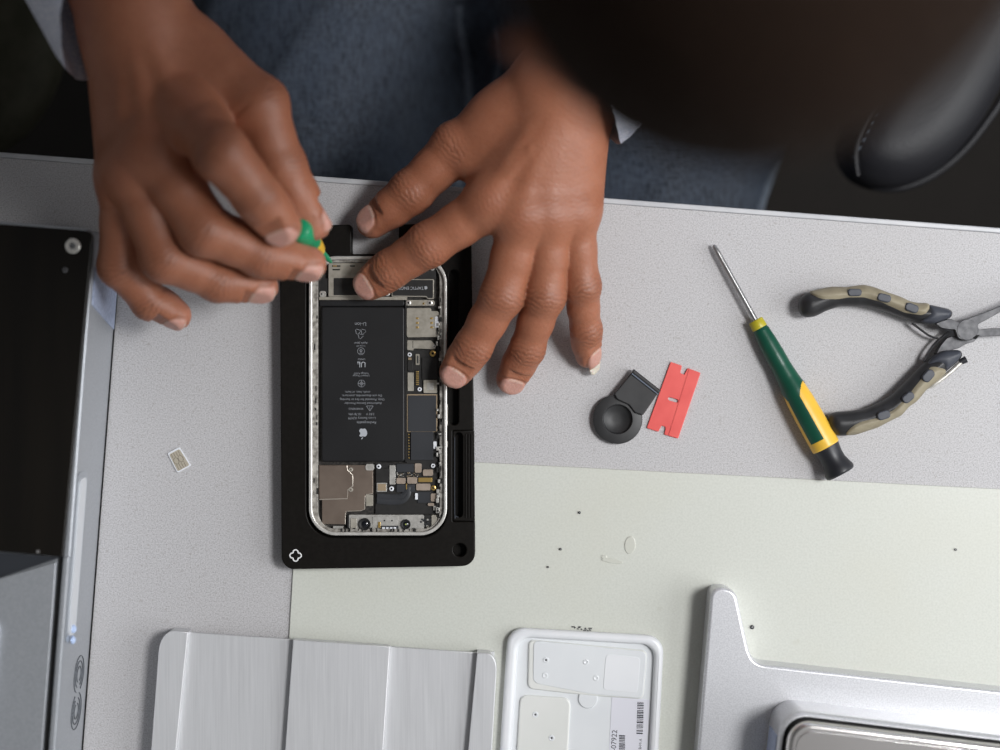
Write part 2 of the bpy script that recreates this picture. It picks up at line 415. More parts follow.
# ================================================================ the setting
fl = link('floor', plate([(-2.5, -2.5), (2.5, -2.5), (2.5, 2.5), (-2.5, 2.5)], -0.80, -0.74), M['carpet']); fl['kind'] = 'structure'
M['wall'] = noisy('painted_wall', (0.50, 0.50, 0.49), (0.54, 0.54, 0.53), 8, 0.8)
for nm, q_ in (('wall_left', (-2.56, -2.5, -2.5, 2.5)), ('wall_back', (-2.5, 2.5, 2.5, 2.56))):
    wl = link(nm, plate([(q_[0], q_[1]), (q_[2], q_[1]), (q_[2], q_[3]), (q_[0], q_[3])], -0.74, 1.9), M['wall']); wl['kind'] = 'structure'

# desk: top, edge band, legs
TH = math.radians(-4.33)
def drot(x, y, ox=0.0, oy=0.0): return (ox + x * math.cos(TH) - y * math.sin(TH), oy + x * math.sin(TH) + y * math.cos(TH))
E0 = W2(0, 152); E1 = W2(1000, 228)
mid = ((E0[0] + E1[0]) / 2, (E0[1] + E1[1]) / 2)
desk = thing('desk', 'grey speckled laminate desk with pale edge strip, under all the tools', 'desk', (0, -0.2, -Z0))
def dpoly(x0, y0, x1, y1): return [drot(x, y, *mid) for x, y in ((x0, y0), (x1, y0), (x1, y1), (x0, y1))]
link('desktop', plate(dpoly(-0.9, -0.75, 0.9, -0.003), -0.028, 0.0), M['desk'], desk)
link('edge_strip', plate(dpoly(-0.9, -0.0029, 0.9, 0.0), -0.028, 0.0002, 0.0006), M['edge'], desk)
for sx in (-0.86, 0.80):
    for sy in (-0.72, -0.10):
        link('leg', plate(dpoly(sx, sy, sx + 0.05, sy + 0.05), -Z0, -0.028, 0), M['darksteel'], desk)

# pale mat
H_MAT = 0.0012
mp = [W2(300, 453, 0), W2(1000, 489, 0)]
mdir = (Vector(mp[1]) - Vector(mp[0])).normalized(); mper = Vector((mdir.y, -mdir.x))
mq = [Vector(mp[0]), Vector(mp[0]) + mdir * 0.62, Vector(mp[0]) + mdir * 0.62 + mper * 0.42, Vector(mp[0]) + mper * 0.42 - mdir * 0.003]
mt = thing('desk_mat', 'large pale green work mat laid on the speckled desk', 'mat', (mq[0].x, mq[0].y, 0))
link('mat_sheet', plate([tuple(q) for q in mq], 0.0, H_MAT, 0.0003), M['mat'], mt)
# worn marks on the mat
inkm = []
for i in range(15):
    x = 573 + i * 1.3 + random.uniform(-1, 1); y = 628 + random.uniform(-1.6, 1.6) + (1.5 if i > 7 else 0)
    inkm.append(plate([W2(x + 1.5 * math.cos(a_ + i) , y + 1.1 * math.sin(a_ + i), H_MAT) for a_ in (0, 2.1, 4.0)], H_MAT, H_MAT + 0.0002))
link('ink_scribble', join(inkm), M['ink'], mt)
glue = mat('dried_glue', (0.60, 0.605, 0.54), 0.25)
gl = []
for (cx, cy, rx, ry, a) in ((630, 545, 5.5, 9, 0.1), (612, 561, 11, 2.2, 0.15), (604, 557, 3, 2, 0)):
    def blob(sc): return [W2(cx + (rx * math.cos(t) * math.cos(a) - ry * math.sin(t) * math.sin(a)) * sc, cy + (rx * math.cos(t) * math.sin(a) + ry * math.sin(t) * math.cos(a)) * sc, H_MAT) for t in [k * math.pi / 9 for k in range(18)]]
    gl.append(plate(blob(1.0), H_MAT - 0.0001, H_MAT + 0.0005, 0.0004))
link('dried_glue_spot', join(gl), glue, mt)

# tiny screws lying on the mat
def make_screw(x, y, h, label, sc=1.0, mt_=None):
    X, Y, _ = W(x, y, h)
    t = thing('tiny_screw', label, 'screw', (X, Y, h), 'loose tiny screws on the pale mat')
    link('screw_head', lathe((X, Y, h), (X, Y, h + 1), [(0, 0.0004), (0.0003, 0.0009 * sc), (0.0008, 0.0009 * sc), (0.00095, 0.0006 * sc)], 12), mt_ or M['cap'], t)
    link('screw_recess', lathe((X, Y, h + 0.00094), (X, Y, h + 1), [(0, 0.0004 * sc), (0.00005, 0.0004 * sc)], 6), M['steel'], t)
    return t
make_screw(752, 627, H_MAT, 'tiny black screw in the inner corner of the notched silver stand', 1.25)
make_screw(560.5, 549, H_MAT, 'tiny dark screw lying left of the dried glue spots on the mat', 0.75)
make_screw(579.5, 512.5, H_MAT, 'tiny dark screw lying on the mat topmost of the loose ones', 0.8)
make_screw(955.5, 549.5, H_MAT, 'tiny dark screw at the far right of the pale mat', 0.7)
make_screw(548, 567, H_MAT, 'tiny dark screw lying just right of the black fixture corner', 0.6)

# ================================================================ grey machine at the left
HM = 0.065
r_top = Vector((-0.2005, 0.0725)); r_dir = Vector((-0.0758, -1)).normalized(); t_dir = Vector((-1, 0.0758)).normalized()
box = [r_top, r_top + r_dir * 0.34, r_top + r_dir * 0.34 + t_dir * 0.3, r_top + t_dir * 0.3]
mach = thing('bench_machine', 'tall silver machine with black panel top at left edge of desk', 'machine', (box[0].x - 0.1, box[0].y - 0.1, 0))
body_poly = rpoly([tuple(q) for q in box], [0.006, 0, 0, 0.006])
link('body', plate(body_poly, 0.0, HM - 0.004, 0.0012), M['device'], mach)
def RT(a, b): q = r_top + r_dir * a + t_dir * b; return (q.x, q.y)
ylen = 0.163
bp = [RT(0.0015, 0.0), RT(ylen, 0.0028), RT(ylen - 0.002, 0.29), RT(0.0015, 0.29)]
link('black_top_panel', plate(rpoly(bp, [0.004, 0.001, 0, 0]), HM - 0.004, HM, 0.0008), M['blackpanel'], mach)
# silver lower top with a slanted rebate
sp = [RT(ylen + 0.0025, 0.006), RT(0.338, 0.006), RT(0.338, 0.29), RT(ylen + 0.075, 0.29), RT(ylen + 0.013, 0.0335)]
link('silver_top_panel', plate(rpoly(sp, [0.001, 0, 0, 0, 0.001]), HM - 0.004, HM - 0.001, 0.0012), M['device'], mach)
rb = [RT(ylen + 0.0005, 0.004), RT(ylen + 0.013, 0.034), RT(ylen + 0.075, 0.29), RT(ylen, 0.29)]
darkband = mat('dark_blue_grey_metal', (0.05, 0.055, 0.065), 0.4, 0.5)
link('dark_rebate', plate(rb, HM - 0.005, HM - 0.0033, 0), darkband, mach)
hp = [RT(ylen + 0.032, 0.0305), RT(0.338, 0.033), RT(0.338, 0.29), RT(ylen + 0.032, 0.29)]
link('raised_cover', plate(rpoly(hp, [0.008, 0, 0, 0]), HM - 0.001, HM + 0.004, 0.003, 4), M['device'], mach)
def screw_part(name, x, y, h, r, m1, m2, parent, hex_=6, hh=0.0006, n=20):
    X, Y, _ = W(x, y, h)
    s = link(name, lathe((X, Y, h - 0.0002), (X, Y, h + 1), [(0, r), (hh * 0.7, r), (hh, r * 0.85)], n), m1, parent)
    link('recess', lathe((X, Y, h - 0.0002 + hh), (X, Y, h + 1), [(0, r * 0.45), (0.00005, r * 0.45)], hex_), m2, s)
    return s
screw_part('screw', 73, 246, HM, 0.0038, M['ph_silver'], M['darksteel'], mach, 6, 0.0014, 28)
screw_part('pin', 65, 270, HM, 0.0014, M['darksteel'], M['black'], mach, 12, 0.001, 14)
screw_part('pin', 38, 551.5, HM, 0.0010, M['polish'], M['steel'], mach, 12, 0.001, 12)
# things on the right wall of the machine: wall point from (distance along wall, height)
def WP(a, z, out=0.0003):
    q = r_top + r_dir * a; n = Vector((-r_dir.y, r_dir.x)); n = n if n.x > 0 else -n
    return (q.x + n.x * out, q.y + n.y * out, z)
def wall_plate(pts, out0, out1):
    bm = bmesh.new(); n = len(pts)
    A = [bm.verts.new(WP(a, z, out0)) for a, z in pts]; Bv = [bm.verts.new(WP(a, z, out1)) for a, z in pts]
    bm.faces.new(A); bm.faces.new(Bv[::-1])
    for i in range(n): bm.faces.new((A[i], A[(i + 1) % n], Bv[(i + 1) % n], Bv[i]))
    return bm_mesh(bm, 40)
def a_of(py, h): return (r_top.y - W2(0, py, h)[1]) * math.cos(0.0757)
sl0, sl1 = a_of(478, 0.04), a_of(636, 0.045)
link('slot_rim', wall_plate(rrect(sl0 - 0.003, 0.037, sl1 + 0.003, 0.060, 0.006), -0.001, 0.0005), mat('slot_rim', (0.42, 0.45, 0.49), 0.3, 0.6), mach)
link('slot_light_bar', wall_plate(rrect(sl0, 0.042, sl1, 0.056, 0.004), 0.0003, 0.0012), M['groove'], mach)
for py in (630, 641):
    a = a_of(py, 0.045); p = Vector(WP(a, 0.049, 0.001))
    link('glass_bead', lathe(p, p + Vector((1, 0, 0)), [(0, 0.002), (0.001, 0.0022), (0.002, 0.001)], 12), mat('blue_glass', (0.55, 0.68, 0.95), 0.08, 0.2), mach)
link('reflection_patch', wall_plate([(a_of(268, 0.05), 0.056), (a_of(306, 0.05), 0.056), (a_of(330, 0.0), 0.002), (a_of(280, 0.0), 0.002)], -0.0005, 0.0006), M['reflection'], mach)  # shirt's reflection in the wall, painted as a blue rippled patch
ventm = mat('vent_shadow_grey', (0.13, 0.14, 0.155), 0.5, 0.4)
link('base_shadow_line', plate([(x + (0.0006 if x > -0.3 else 0), y) for x, y in body_poly], 0.0, 0.0012), M['void'], mach)  # black strip paints the thin shadow line between machine and desk
for cy in (676, 713):
    ac = a_of(cy, 0.02)
    rg = []
    for k, rr in enumerate((0.0095, 0.0068, 0.0041)):
        pts = [WP(ac + rr * math.cos(t), 0.022 + rr * 1.12 * math.sin(t), 0.0002) for t in np.linspace(0.35 if cy < 700 else 3.5, (0.35 if cy < 700 else 3.5) + 5.4, 22)]
        rg.append(tube(pts, 0.00030, 6, 1, 1))
    link('ring_vent', join(rg), ventm, mach)
link('panel_gap', plate([RT(ylen, 0.0032), RT(0.338, 0.0032), RT(0.338, 0.0058), RT(ylen, 0.0058)], HM - 0.0045, HM - 0.0036), M['void'], mach)
link('side_rail', plate([RT(ylen, 0.0), RT(0.338, 0.0), RT(0.338, 0.003), RT(ylen, 0.003)], HM - 0.0045, HM - 0.0012, 0.0006), M['device'], mach)

# ================================================================ repair fixture
HF = 0.0108
fx = thing('repair_fixture', 'black metal phone holding block under the opened phone', 'fixture', (*W2(378, 400), 0))
out = rpoly([(279.5, 226), (351.5, 224.5), (351.5, 254), (398.5, 254), (399, 224.5), (471, 222), (475, 566), (281.5, 569.5)], [9, 3, 2, 2, 3, 9, 13, 13], 8)
lo_ = PL(out, HF)
link('lower_plate', plate(lo_, H_MAT, 0.0045, 0), M['fixture'], fx)
pocket = rrect(306.5, 257, 450, 537.5, 27, 8)
slotb = rrect(454.5, 432.5, 462.8, 517.5, 4.1, 6); slota = rrect(449.5, 270, 458.5, 425, 4.4, 6)
ribz = rrect(453.5, 430, 476.5, 521, 2, 3)
hole = circ(459.8, 550, 6.6, 28)
pocket_s = rrect(306.5, 257, 447.8, 537.5, 27, 8)
out2 = rpoly([(279.5, 226), (351.5, 224.5), (351.5, 254), (398.5, 254), (399, 224.5), (471, 222), (474, 430.5), (452.6, 430.5), (452.6, 521.5), (475, 521.5), (475.2, 566), (281.5, 569.5)],
             [9, 3, 2, 2, 3, 9, 1, 1, 1, 1, 13, 13], 6)
link('upper_plate', holed([PL(out2, HF), PL(pocket_s, HF), PL(slota, HF), PL(hole, HF)], 0.0045, HF, 0.0006), M['fixture'], fx)
slideo = [(453.0, 431), (474.2, 431), (474.8, 521), (453.0, 521)]
sl = link('slider', holed([PL(slideo, HF), PL(slotb, HF)], 0.0045, HF - 0.0010, 0.0003), M['fixture'], fx)
ribs = [plate(rrect_ , HF - 0.0011, HF - 0.0004, 0.0002) for rrect_ in [PL([(x, 434), (x + 1.5, 434), (x + 1.5, 518), (x, 518)], HF) for x in (465.2, 468.0, 470.8)]]
link('slider_ribs', join(ribs), M['fixture'], sl)
edgem = mat('grey_slot_edge', (0.10, 0.11, 0.13), 0.3, 0.6)  # lighter grey line along the slot's left side and lower end
for nm, pg in (('slot_edge', slotb),):
    xs = [p[0] for p in pg]; x0 = min(xs); ys = [p[1] for p in pg]
    pts = [W(x0 + 0.2, min(ys) + 5, HF - 0.0009), W(x0 + 0.2, max(ys) - 5, HF - 0.0009), W(x0 + 1.4, max(ys) - 1.6, HF - 0.0009), W(x0 + 4, max(ys) - 0.2, HF - 0.0009)]
    if pg is slotb: link(nm, tube(pts, 0.00025, 6), edgem, fx)
# white quatrefoil printed at the lower-left corner
qx, qy = 295.5, 555.5
q = []
for k in range(4):
    t0 = math.pi / 2 * k
    for j in range(-6, 7):
        t = t0 + j / 6 * 1.75
        q.append(W(qx + 3.2 * math.cos(t0) + 2.5 * math.cos(t), qy + 3.2 * math.sin(t0) + 2.5 * math.sin(t), HF + 0.0001))
q.append(q[0]); link('quatrefoil_mark', tube(q, 0.00033, 6, 0.5, 1), M['whitepaint'], fx)

# ================================================================ the opened phone
HP = 0.0122; HB = 0.0062
ph = thing('smartphone', 'opened white-framed smartphone with its screen removed, lying in the black block', 'smartphone', (*W2(378, 395), 0.0045))
rim_o = rrect(308.8, 256, 447, 535.5, 27, 10); rim_m = rrect(312.3, 259.5, 443.8, 532, 24, 10); rim_i = rrect(317.6, 262.2, 439.4, 529.2, 17, 8)
link('frame', holed([PL(rim_o, HP), PL(rim_m, HP)], 0.0046, HP, 0.0005), M['ph_frame'], ph)
lip = link('inner_lip', holed([PL(rim_m, HP), PL(rim_i, HP)], 0.0048, HP - 0.0022, 0.0002), M['ph_lip'], ph)
link('inner_floor', plate(PL(rim_m, HP), 0.0048, HB), M['ph_floor'], ph)
# dark chips and clips scattered along the lip
bits = []
for i in range(84):
    side = random.random()
    if side < 0.62: x = random.uniform(437.5, 441.5); y = random.uniform(290, 520)
    elif side < 0.86: x = random.uniform(313.5, 318); y = random.uniform(300, 500)
    else: x = random.uniform(335, 425); y = random.uniform(528.5, 531)
    w = random.uniform(0.5, 1.5); hh = random.uniform(0.6, 3.2)
    bits.append(plate(PL([(x - w / 2, y - hh), (x + w / 2, y - hh), (x + w / 2, y + hh), (x - w / 2, y + hh)], HP - 0.002), HP - 0.0024, HP - 0.0016))
for b_ in bits: link('edge_clip', b_, M['ph_black'], lip)
bits = []
for i in range(26):
    x = random.uniform(436.5, 440.5); y = random.uniform(300, 515); w = random.uniform(0.8, 1.6); hh = random.uniform(0.8, 2.4)
    bits.append(plate(PL([(x - w, y - hh), (x + w, y - hh), (x + w, y + hh), (x - w, y + hh)], HP - 0.002), HP - 0.0024, HP - 0.0014, 0.0001))
for b_ in bits: link('metal_clip', b_, M['ph_silver'], lip)
for (y0, y1) in ((404, 426), (441, 448)):
    link('side_button', plate(PL([(446.5, y0), (448.8, y0 + .5), (448.8, y1 - .5), (446.5, y1)], HP), 0.007, HP - 0.002, 0.0003), M['ph_frame'], ph)
def comp(name, x0, y0, x1, y1, h0, h1, m_, parent, r=0.6, bev=0.0001):
    return link(name, plate(rpoly(PL([(x0, y0), (x1, y0), (x1, y1), (x0, y1)], h1), r * 0.00052, 3), h0, h1, bev), m_, parent)
# battery
bat = link('battery', join([plate(PL(rrect(321.3, 306.5, 404.7, 461.8, 3), 0.0105), HB, 0.0104, 0.0009, 4),
                            plate(PL(rrect(319.2, 300, 404.2, 306.2, 2.5), 0.0098), HB, 0.0097, 0.0005)]), M['ph_batt'], ph)
HT = 0.01042
def btext(s, size, x, y, m_=None, sx=1.0): return link('printed_text', text_mesh(s, size, x, y, HT, math.pi, sx=sx), m_ or M['ph_print'], bat)
btext('Li-ion', 0.0027, 360.5, 324)
btext('Apple Japan', 0.0015, 360.8, 343); btext('Li-ion 20', 0.0013, 360.8, 346)
btext('c   us', 0.0022, 361.5, 363.6); link('printed_text', text_mesh('UL', 0.0042, 361.5, 364.2, HT, math.pi + 0.0, 0.00004, sx=0.9), M['ph_logo'], bat)
btext('LIP0002', 0.0012, 361.5, 359.2)
btext('Limited Charge\nVoltage 4.45V', 0.0014, 361.2, 374.5)
btext('crush, heat, or burn.', 0.0016, 357.5, 392); btext('Do not disassemble, puncture,', 0.0017, 362, 395.6)
btext('Only. Potential for fire or burning.', 0.0017, 362, 399.4); btext('Authorized Service Provider', 0.0017, 363, 403.2)
btext('WARNING', 0.0016, 356, 408.7)
btext('3.83 V     10.78 Wh', 0.0017, 361.5, 414); btext('Li-ion Battery A2479', 0.0017, 362, 418)
btext('Rechargeable', 0.0019, 366.5, 422.5)
def ringm(x, y, r, w=0.00012, n=24, name='symbol'):
    pts = [W(x + r * math.cos(t), y + r * math.sin(t), HT + 0.00004) for t in np.linspace(0, 2 * math.pi, n)]
    return tube(pts, w, 5, 0.4, 1)
def linem(a, b, w=0.00013): return tube([W(*a, HT + 0.00004), W(*b, HT + 0.00004)], w, 5, 0.4, 1)
sy = []
for k in range(3):      # recycling arrows
    t = math.pi / 2 + k * 2 * math.pi / 3; cx, cy = 360.5 + 3.1 * math.cos(t), 333 + 3.1 * math.sin(t)
    for j in range(3):
        a0 = t + j * 2 * math.pi / 3 + .5; a1 = a0 + 1.7
        sy.append(linem((cx + 2.9 * math.cos(a0), cy + 2.9 * math.sin(a0)), (cx + 2.9 * math.cos(a1), cy + 2.9 * math.sin(a1))))
link('recycling_symbol', join(sy), M['ph_print'], bat)
link('person_symbol', join([ringm(361, 351.2, 3.5), ringm(361, 350.6, 1.2), linem((358.8, 353.2), (363.2, 353.2)), linem((361, 350), (361, 353))]), M['ph_print'], bat)
link('cross_symbol', join([ringm(361.5, 383.5, 3.5), linem((361.5, 380), (361.5, 387)), linem((358, 383.5), (365, 383.5)), ringm(361.5, 383.5, 1.6)]), M['ph_print'], bat)
link('warning_triangle', join([linem((366.3, 405.9), (373.2, 405.9)), linem((373.2, 405.9), (369.8, 411)), linem((369.8, 411), (366.3, 405.9)), linem((369.8, 407), (369.8, 409.5))]), M['ph_print'], bat)
def apple(cx, cy, s, h, m_, parent, rot=math.pi, name='fruit_logo'):
    """bitten fruit outline, s = half height in px"""
    L = [(0, .62), (.22, .70), (.50, .72), (.72, .56), (.80, .45), (.60, .28), (.52, .02), (.60, -.22), (.84, -.40), (.70, -.70), (.45, -.97), (.2, -.93), (0, -.86), (-.2, -.93), (-.42, -.97), (-.68, -.68), (-.84, -.25), (-.86, .15), (-.70, .52), (-.40, .72), (-.18, .68)]
    pts = rpoly([(cx + (x * math.cos(rot) + y * math.sin(rot)) * s, cy + (x * math.sin(rot) - y * math.cos(rot)) * s) for x, y in L], s * 0.16, 3)
    lf = [(0, .80), (.03, 1.02), (.2, 1.22), (.36, 1.28), (.34, 1.08), (.2, .88)]
    lp = rpoly([(cx + (x * math.cos(rot) + y * math.sin(rot)) * s, cy + (x * math.sin(rot) - y * math.cos(rot)) * s) for x, y in lf], s * 0.06, 2)
    return link(name, join([plate(PL(pts, h), h, h + 0.00006), plate(PL(lp, h), h, h + 0.00006)]), m_, parent)
apple(363, 433.2, 4.9, HT, M['ph_logo'], bat)
# strips beside the battery
comp('crossbar', 319, 296.8, 407, 300, HB, 0.0085, M['ph_beige'], ph)
link('battery_side_strip', plate(PL([(405.3, 300), (406.6, 300), (406.6, 462), (405.3, 462)], 0.009), HB, 0.009), M['ph_black'], ph)
# earpiece module top left
em = comp('earpiece_bracket', 328.5, 263, 372, 296.6, HB, 0.0092, M['ph_beige'], ph)
comp('speaker_film', 333.6, 278, 371, 295.2, 0.0090, 0.0094, M['ph_black'], em)
for x0, x1, y in ((332, 340.5, 266.2), (350, 355, 266.2), (332.5, 340, 269.8)):
    comp('slot', x0, y - 0.8, x1, y + 0.5, 0.0091, 0.00935, M['void'], em, 0.3, 0)
comp('gold_spring', 333, 265.3, 337, 266.5, 0.0092, 0.0098, M['ph_gold'], em, 0.3)
comp('cable_film', 312.5, 278.5, 328, 293.5, HB, 0.0082, M['ph_black'], ph)
comp('cable_film', 372, 262, 436, 279, HB, 0.0084, M['ph_black'], ph)
def scr(x, y, r, h, m1=None, m2=None, parent=None):
    return screw_part('screw', x, y, h, r * 0.00052, m1 or M['ph_silver'], m2 or M['void'], parent or ph, 6, 0.0004, 14)
comp('corner_tab', 319.5, 291, 326, 297, HB, 0.009, M['ph_silver'], ph, 2)
scr(321.5, 294, 2.1, 0.0092)
scr(387.5, 293.5, 2.6, 0.0090)
for x, y in ((412, 277), (415.5, 274.5), (405, 277.5)):
    comp('connector', x - 1.8, y - 1.8, x + 1.8, y + 1.8, 0.0084, 0.0093, M['ph_silver'], ph, 0.8)
scr(432.5, 268.5, 2.2, 0.0092)
# vibration motor
vm = link('vibration_motor', plate(rpoly(PL([(391.6, 279), (433.8, 279), (433.8, 299), (427.5, 299), (426, 297), (391.6, 296.6)], 0.0098), 0.0004), HB, 0.0097, 0.0002), M['ph_beige'], ph)
link('motor_label', plate(rpoly(PL([(392.6, 280), (432.9, 280), (432.9, 298), (428, 298), (426.6, 296), (392.6, 295.6)], 0.0098), 0.0003), 0.0096, 0.0099), M['ph_black'], vm)
link('printed_text', text_mesh('TAPTIC ENGINE', 0.0023, 409.3, 288, 0.0099, math.pi, 0.00004, sx=0.92), M['ph_logo'], vm)
apple(425.8, 287.9, 1.9, 0.0099, M['ph_logo'], vm)
# bracket + sim reader
br = comp('upper_bracket', 405.8, 300, 434.5, 305.8, HB, 0.0092, M['ph_beige'], ph, 2)
scr(408.6, 302.8, 2.6, 0.0093, parent=br); scr(430, 302.8, 2.9, 0.0093, parent=br); scr(423.5, 303.5, 1.1, 0.0093, M['ph_gold'], parent=br)
sr = link('sim_reader', plate(rpoly(PL([(406.6, 308), (431, 308), (431, 311), (437.5, 311), (439.5, 313), (439.5, 333), (437, 337), (407.5, 337.5), (406.6, 335)], 0.0095), 0.0005), HB, 0.0095, 0.0002), M['ph_beige'], ph)
for x in (417.2, 431.6):
    for y in (318.3, 322.9, 327.4):
        comp('contact', x - 1.3, y - 1.0, x + 1.3, y + 1.0, 0.0094, 0.00965, M['ph_gold'], sr, 0.4)
comp('white_tab', 435, 316.5, 438.8, 327.5, 0.0094, 0.0097, M['white'], sr)
b2 = link('lower_bracket', plate(rpoly(PL([(407, 340.3), (431, 340.3), (436, 346), (435, 349.3), (414, 348.5), (413, 350.5), (407, 350)], 0.0095), 0.0005), HB, 0.0093, 0.0002), M['ph_beige'], ph)
scr(434.2, 346.2, 1.6, 0.0094, parent=b2)
comp('bracket_seam', 412.6, 341, 413.1, 348, 0.0092, 0.00935, M['void'], b2, 0.1, 0)
# logic board
lb = link('logic_board', plate(PL([(406.8, 350.5), (437.5, 350.5), (437.5, 514), (375.5, 514), (375.5, 463), (406.8, 463)], 0.008), HB, 0.0078), M['ph_black'], ph)
def on(name, x0, y0, x1, y1, m_, h=0.0090, r=0.6): return comp(name, x0, y0, x1, y1, 0.0077, h, m_, lb, r)
on('black_shield', 422, 357.5, 437.5, 379.5, M['ph_black'], 0.0086)
on('connector', 415.2, 370, 419.6, 386, M['ph_black'], 0.0086)
for k in range(7): on('gold_pin', 416.0, 371.2 + k * 2.1, 418.8, 372.4 + k * 2.1, M['ph_gold'], 0.0089, 0.1)
on('connector', 415.6, 354, 419.4, 365, M['ph_beige'], 0.0088); on('film', 417, 355.5, 418.5, 363.5, M['ph_grey'], 0.009)
on('component', 407.5, 360, 412.5, 371, M['ph_black'], 0.0095, 2); on('component', 408, 357.5, 411.5, 360, M['ph_tancomp'], 0.0088)
on('beige_shield', 407.6, 372.5, 413.6, 391, M['ph_beige'], 0.0090)
on('beige_shield', 423.5, 380, 437, 393, M['ph_beige'], 0.0094); on('shield_mark', 427, 382.8, 433.5, 390, M['ph_silver'], 0.0095)
scr(409.7, 354.6, 2.2, 0.0088, M['white'], parent=lb); scr(432.8, 353.4, 3.2, 0.0088, M['ph_gold'], parent=lb); scr(419.7, 389.2, 2.2, 0.0088, M['white'], parent=lb)
on('shield_edge', 406.9, 394.2, 437.3, 432, M['ph_tancomp'], 0.0089); on('large_shield', 408, 395.4, 436.2, 431.4, M['ph_grey'], 0.0093)
on('large_shield', 410.8, 431.6, 433.2, 460, M['ph_grey'], 0.0091)
for k in range(9): on('gold_dot', 408.2, 434 + k * 2.9, 409.4, 435 + k * 2.9, M['ph_gold'], 0.0088, 0.1)
on('white_clip', 433.4, 441.5, 436.6, 449, M['white'], 0.0095)
on('silver_strip', 389.5, 465.3, 395.3, 484.5, M['ph_silver'], 0.0090)
on('tan_component', 376.7, 482.8, 386.8, 491.8, M['ph_silver'], 0.0090); on('tan_component', 377.6, 483.8, 385.9, 490.8, M['ph_tancomp'], 0.0092)
for x, y, r, g in ((378.8, 466.5, 2.4, 0), (391.6, 488.7, 2.4, 0), (433.1, 465.7, 2.2, 0), (433.5, 487.8, 2.7, 1)):
    scr(x, y, r, 0.0090, M['ph_gold'] if g else M['white'], parent=lb)
for x, y, w, hh, m_ in ((400.9, 480.9, 9, 6, 'ph_rose'), (412.1, 480.4, 10, 6.6, 'ph_rose'), (418.1, 468, 6.7, 9.3, 'ph_rose'), (427.9, 472.7, 10, 6.4, 'ph_rose'), (425.3, 479.9, 13.8, 4.4, 'ph_gold'),
                        (423.2, 487, 14.2, 6.8, 'ph_rose'), (416.4, 496.4, 2.7, 6.4, 'white'), (434, 497.5, 6.5, 8, 'ph_rose'), (431, 504.5, 6.4, 3, 'ph_rose'), (435, 508, 3.5, 4.5, 'ph_silver'),
                        (406.4, 486.5, 1, 6, 'ph_gold')):
    on('component', x - w / 2, y - hh / 2, x + w / 2, y + hh / 2, M[m_], 0.0092, 1.2 if m_ == 'ph_rose' else 0.5)
on('film', 396.5, 464, 414, 472, M['ph_grey'], 0.0086); on('film', 396.5, 484.5, 415, 492, M['ph_grey'], 0.0089); on('film', 417.5, 492, 431, 503, M['ph_grey'], 0.0086)
on('film', 376, 468.5, 388.8, 482, M['ph_black'], 0.0088)
for i in range(60):
    x = random.uniform(396.5, 418); y = random.uniform(472.5, 477); on('chip', x - .5, y - .35, x + .5, y + .35, random.choice([M['ph_tancomp'], M['ph_grey'], M['ph_silver'], M['ph_grey']]), 0.0084, 0.1)
for yy, w0 in ((495.5, 0), (499.5, 0)):
    pts = [W(377, yy + 1, 0.0088), W(392, yy + 2, 0.0088), W(402, yy + 1, 0.0088), W(407, yy - 4, 0.0088), W(408, yy - 9, 0.0088)]
    link('flex_cable', tube(pts, [0.0017] * 5, 8, 0.14, 5), M['ph_black'] if w0 else M['ph_grey'], lb)
# bronze shield at the lower left
bz = link('bronze_shield', plate(rpoly(PL([(318.7, 465), (373, 465), (373, 493.6), (365, 494.2), (364.6, 510), (346, 511), (345, 524.5), (322, 524), (322, 500), (318.7, 499)], 0.009), 0.0003), HB, 0.0089, 0.0002), M['ph_bronze'], ph)
ro = [(319.2, 465.6), (347, 465.6), (347.2, 470), (352.6, 475), (352.6, 486), (347.8, 489.6), (347.2, 498.6), (319.4, 499.4)]
link('raised_panel', plate(rpoly(PL(ro, 0.0093), 0.0005), 0.0088, 0.0093, 0.0002), M['ph_bronze'], bz)
link('highlight_edge', tube([W(x, y, 0.00925) for x, y in ro[1:] ], 0.00028, 6, 0.6, 1), M['ph_highlight'], bz)  # pale tubes paint the highlight lines along the shield's edges
link('highlight_edge', tube([W(x, y, 0.0088) for x, y in ((373, 493.6), (366.5, 494.4), (364.8, 497), (364.6, 509), (361, 510.6), (346.5, 511.2), (345.4, 514), (345, 524))], 0.00025, 6, 0.6, 1), M['ph_highlight'], bz)
comp('bronze_tab', 366, 494.8, 373, 506, HB, 0.0085, M['ph_beige'], ph); comp('silver_foot', 365.5, 464, 374, 470.5, HB, 0.0095, M['ph_silver'], ph, 2)
scr(350.8, 469.6, 2.2, 0.0092, M['ph_beige'], M['ph_bronze'], bz); scr(350.8, 489.7, 2.2, 0.0092, M['ph_beige'], M['ph_bronze'], bz)
comp('silver_foot', 333, 526, 343, 530.5, HB, 0.009, M['ph_silver'], ph)
# camera bar
cb = comp('camera_bar', 348, 514.8, 424, 531.5, HB, 0.0092, M['ph_silver'], ph, 2)
comp('gap', 347, 514, 349, 530, 0.0090, 0.0094, M['void'], cb, 0.2, 0)
comp('beige_block', 350.5, 518.5, 356.5, 528.5, 0.0091, 0.0098, M['ph_beige'], cb)
for x, y, r in ((364.7, 524.2, 6.2), (405.8, 524.3, 5.0)):
    X, Y, _ = W(x, y, 0.0098)
    cm = link('camera', lathe((X, Y, 0.0085), (X, Y, 1), [(0, r * 0.00052), (0.0018, r * 0.00052), (0.0019, r * 0.00046), (0.0015, r * 0.00032), (0.0014, r * 0.00030)], 28), M['black'], cb)
    link('lens', lathe((X, Y, 0.0098), (X, Y, 1), [(0, r * 0.00030), (0.0003, r * 0.00022), (0.0004, r * 0.00008)], 20), M['lens'], cm)
lg = mat('green_glint_glass', (0.35, 0.42, 0.10), 0.1)
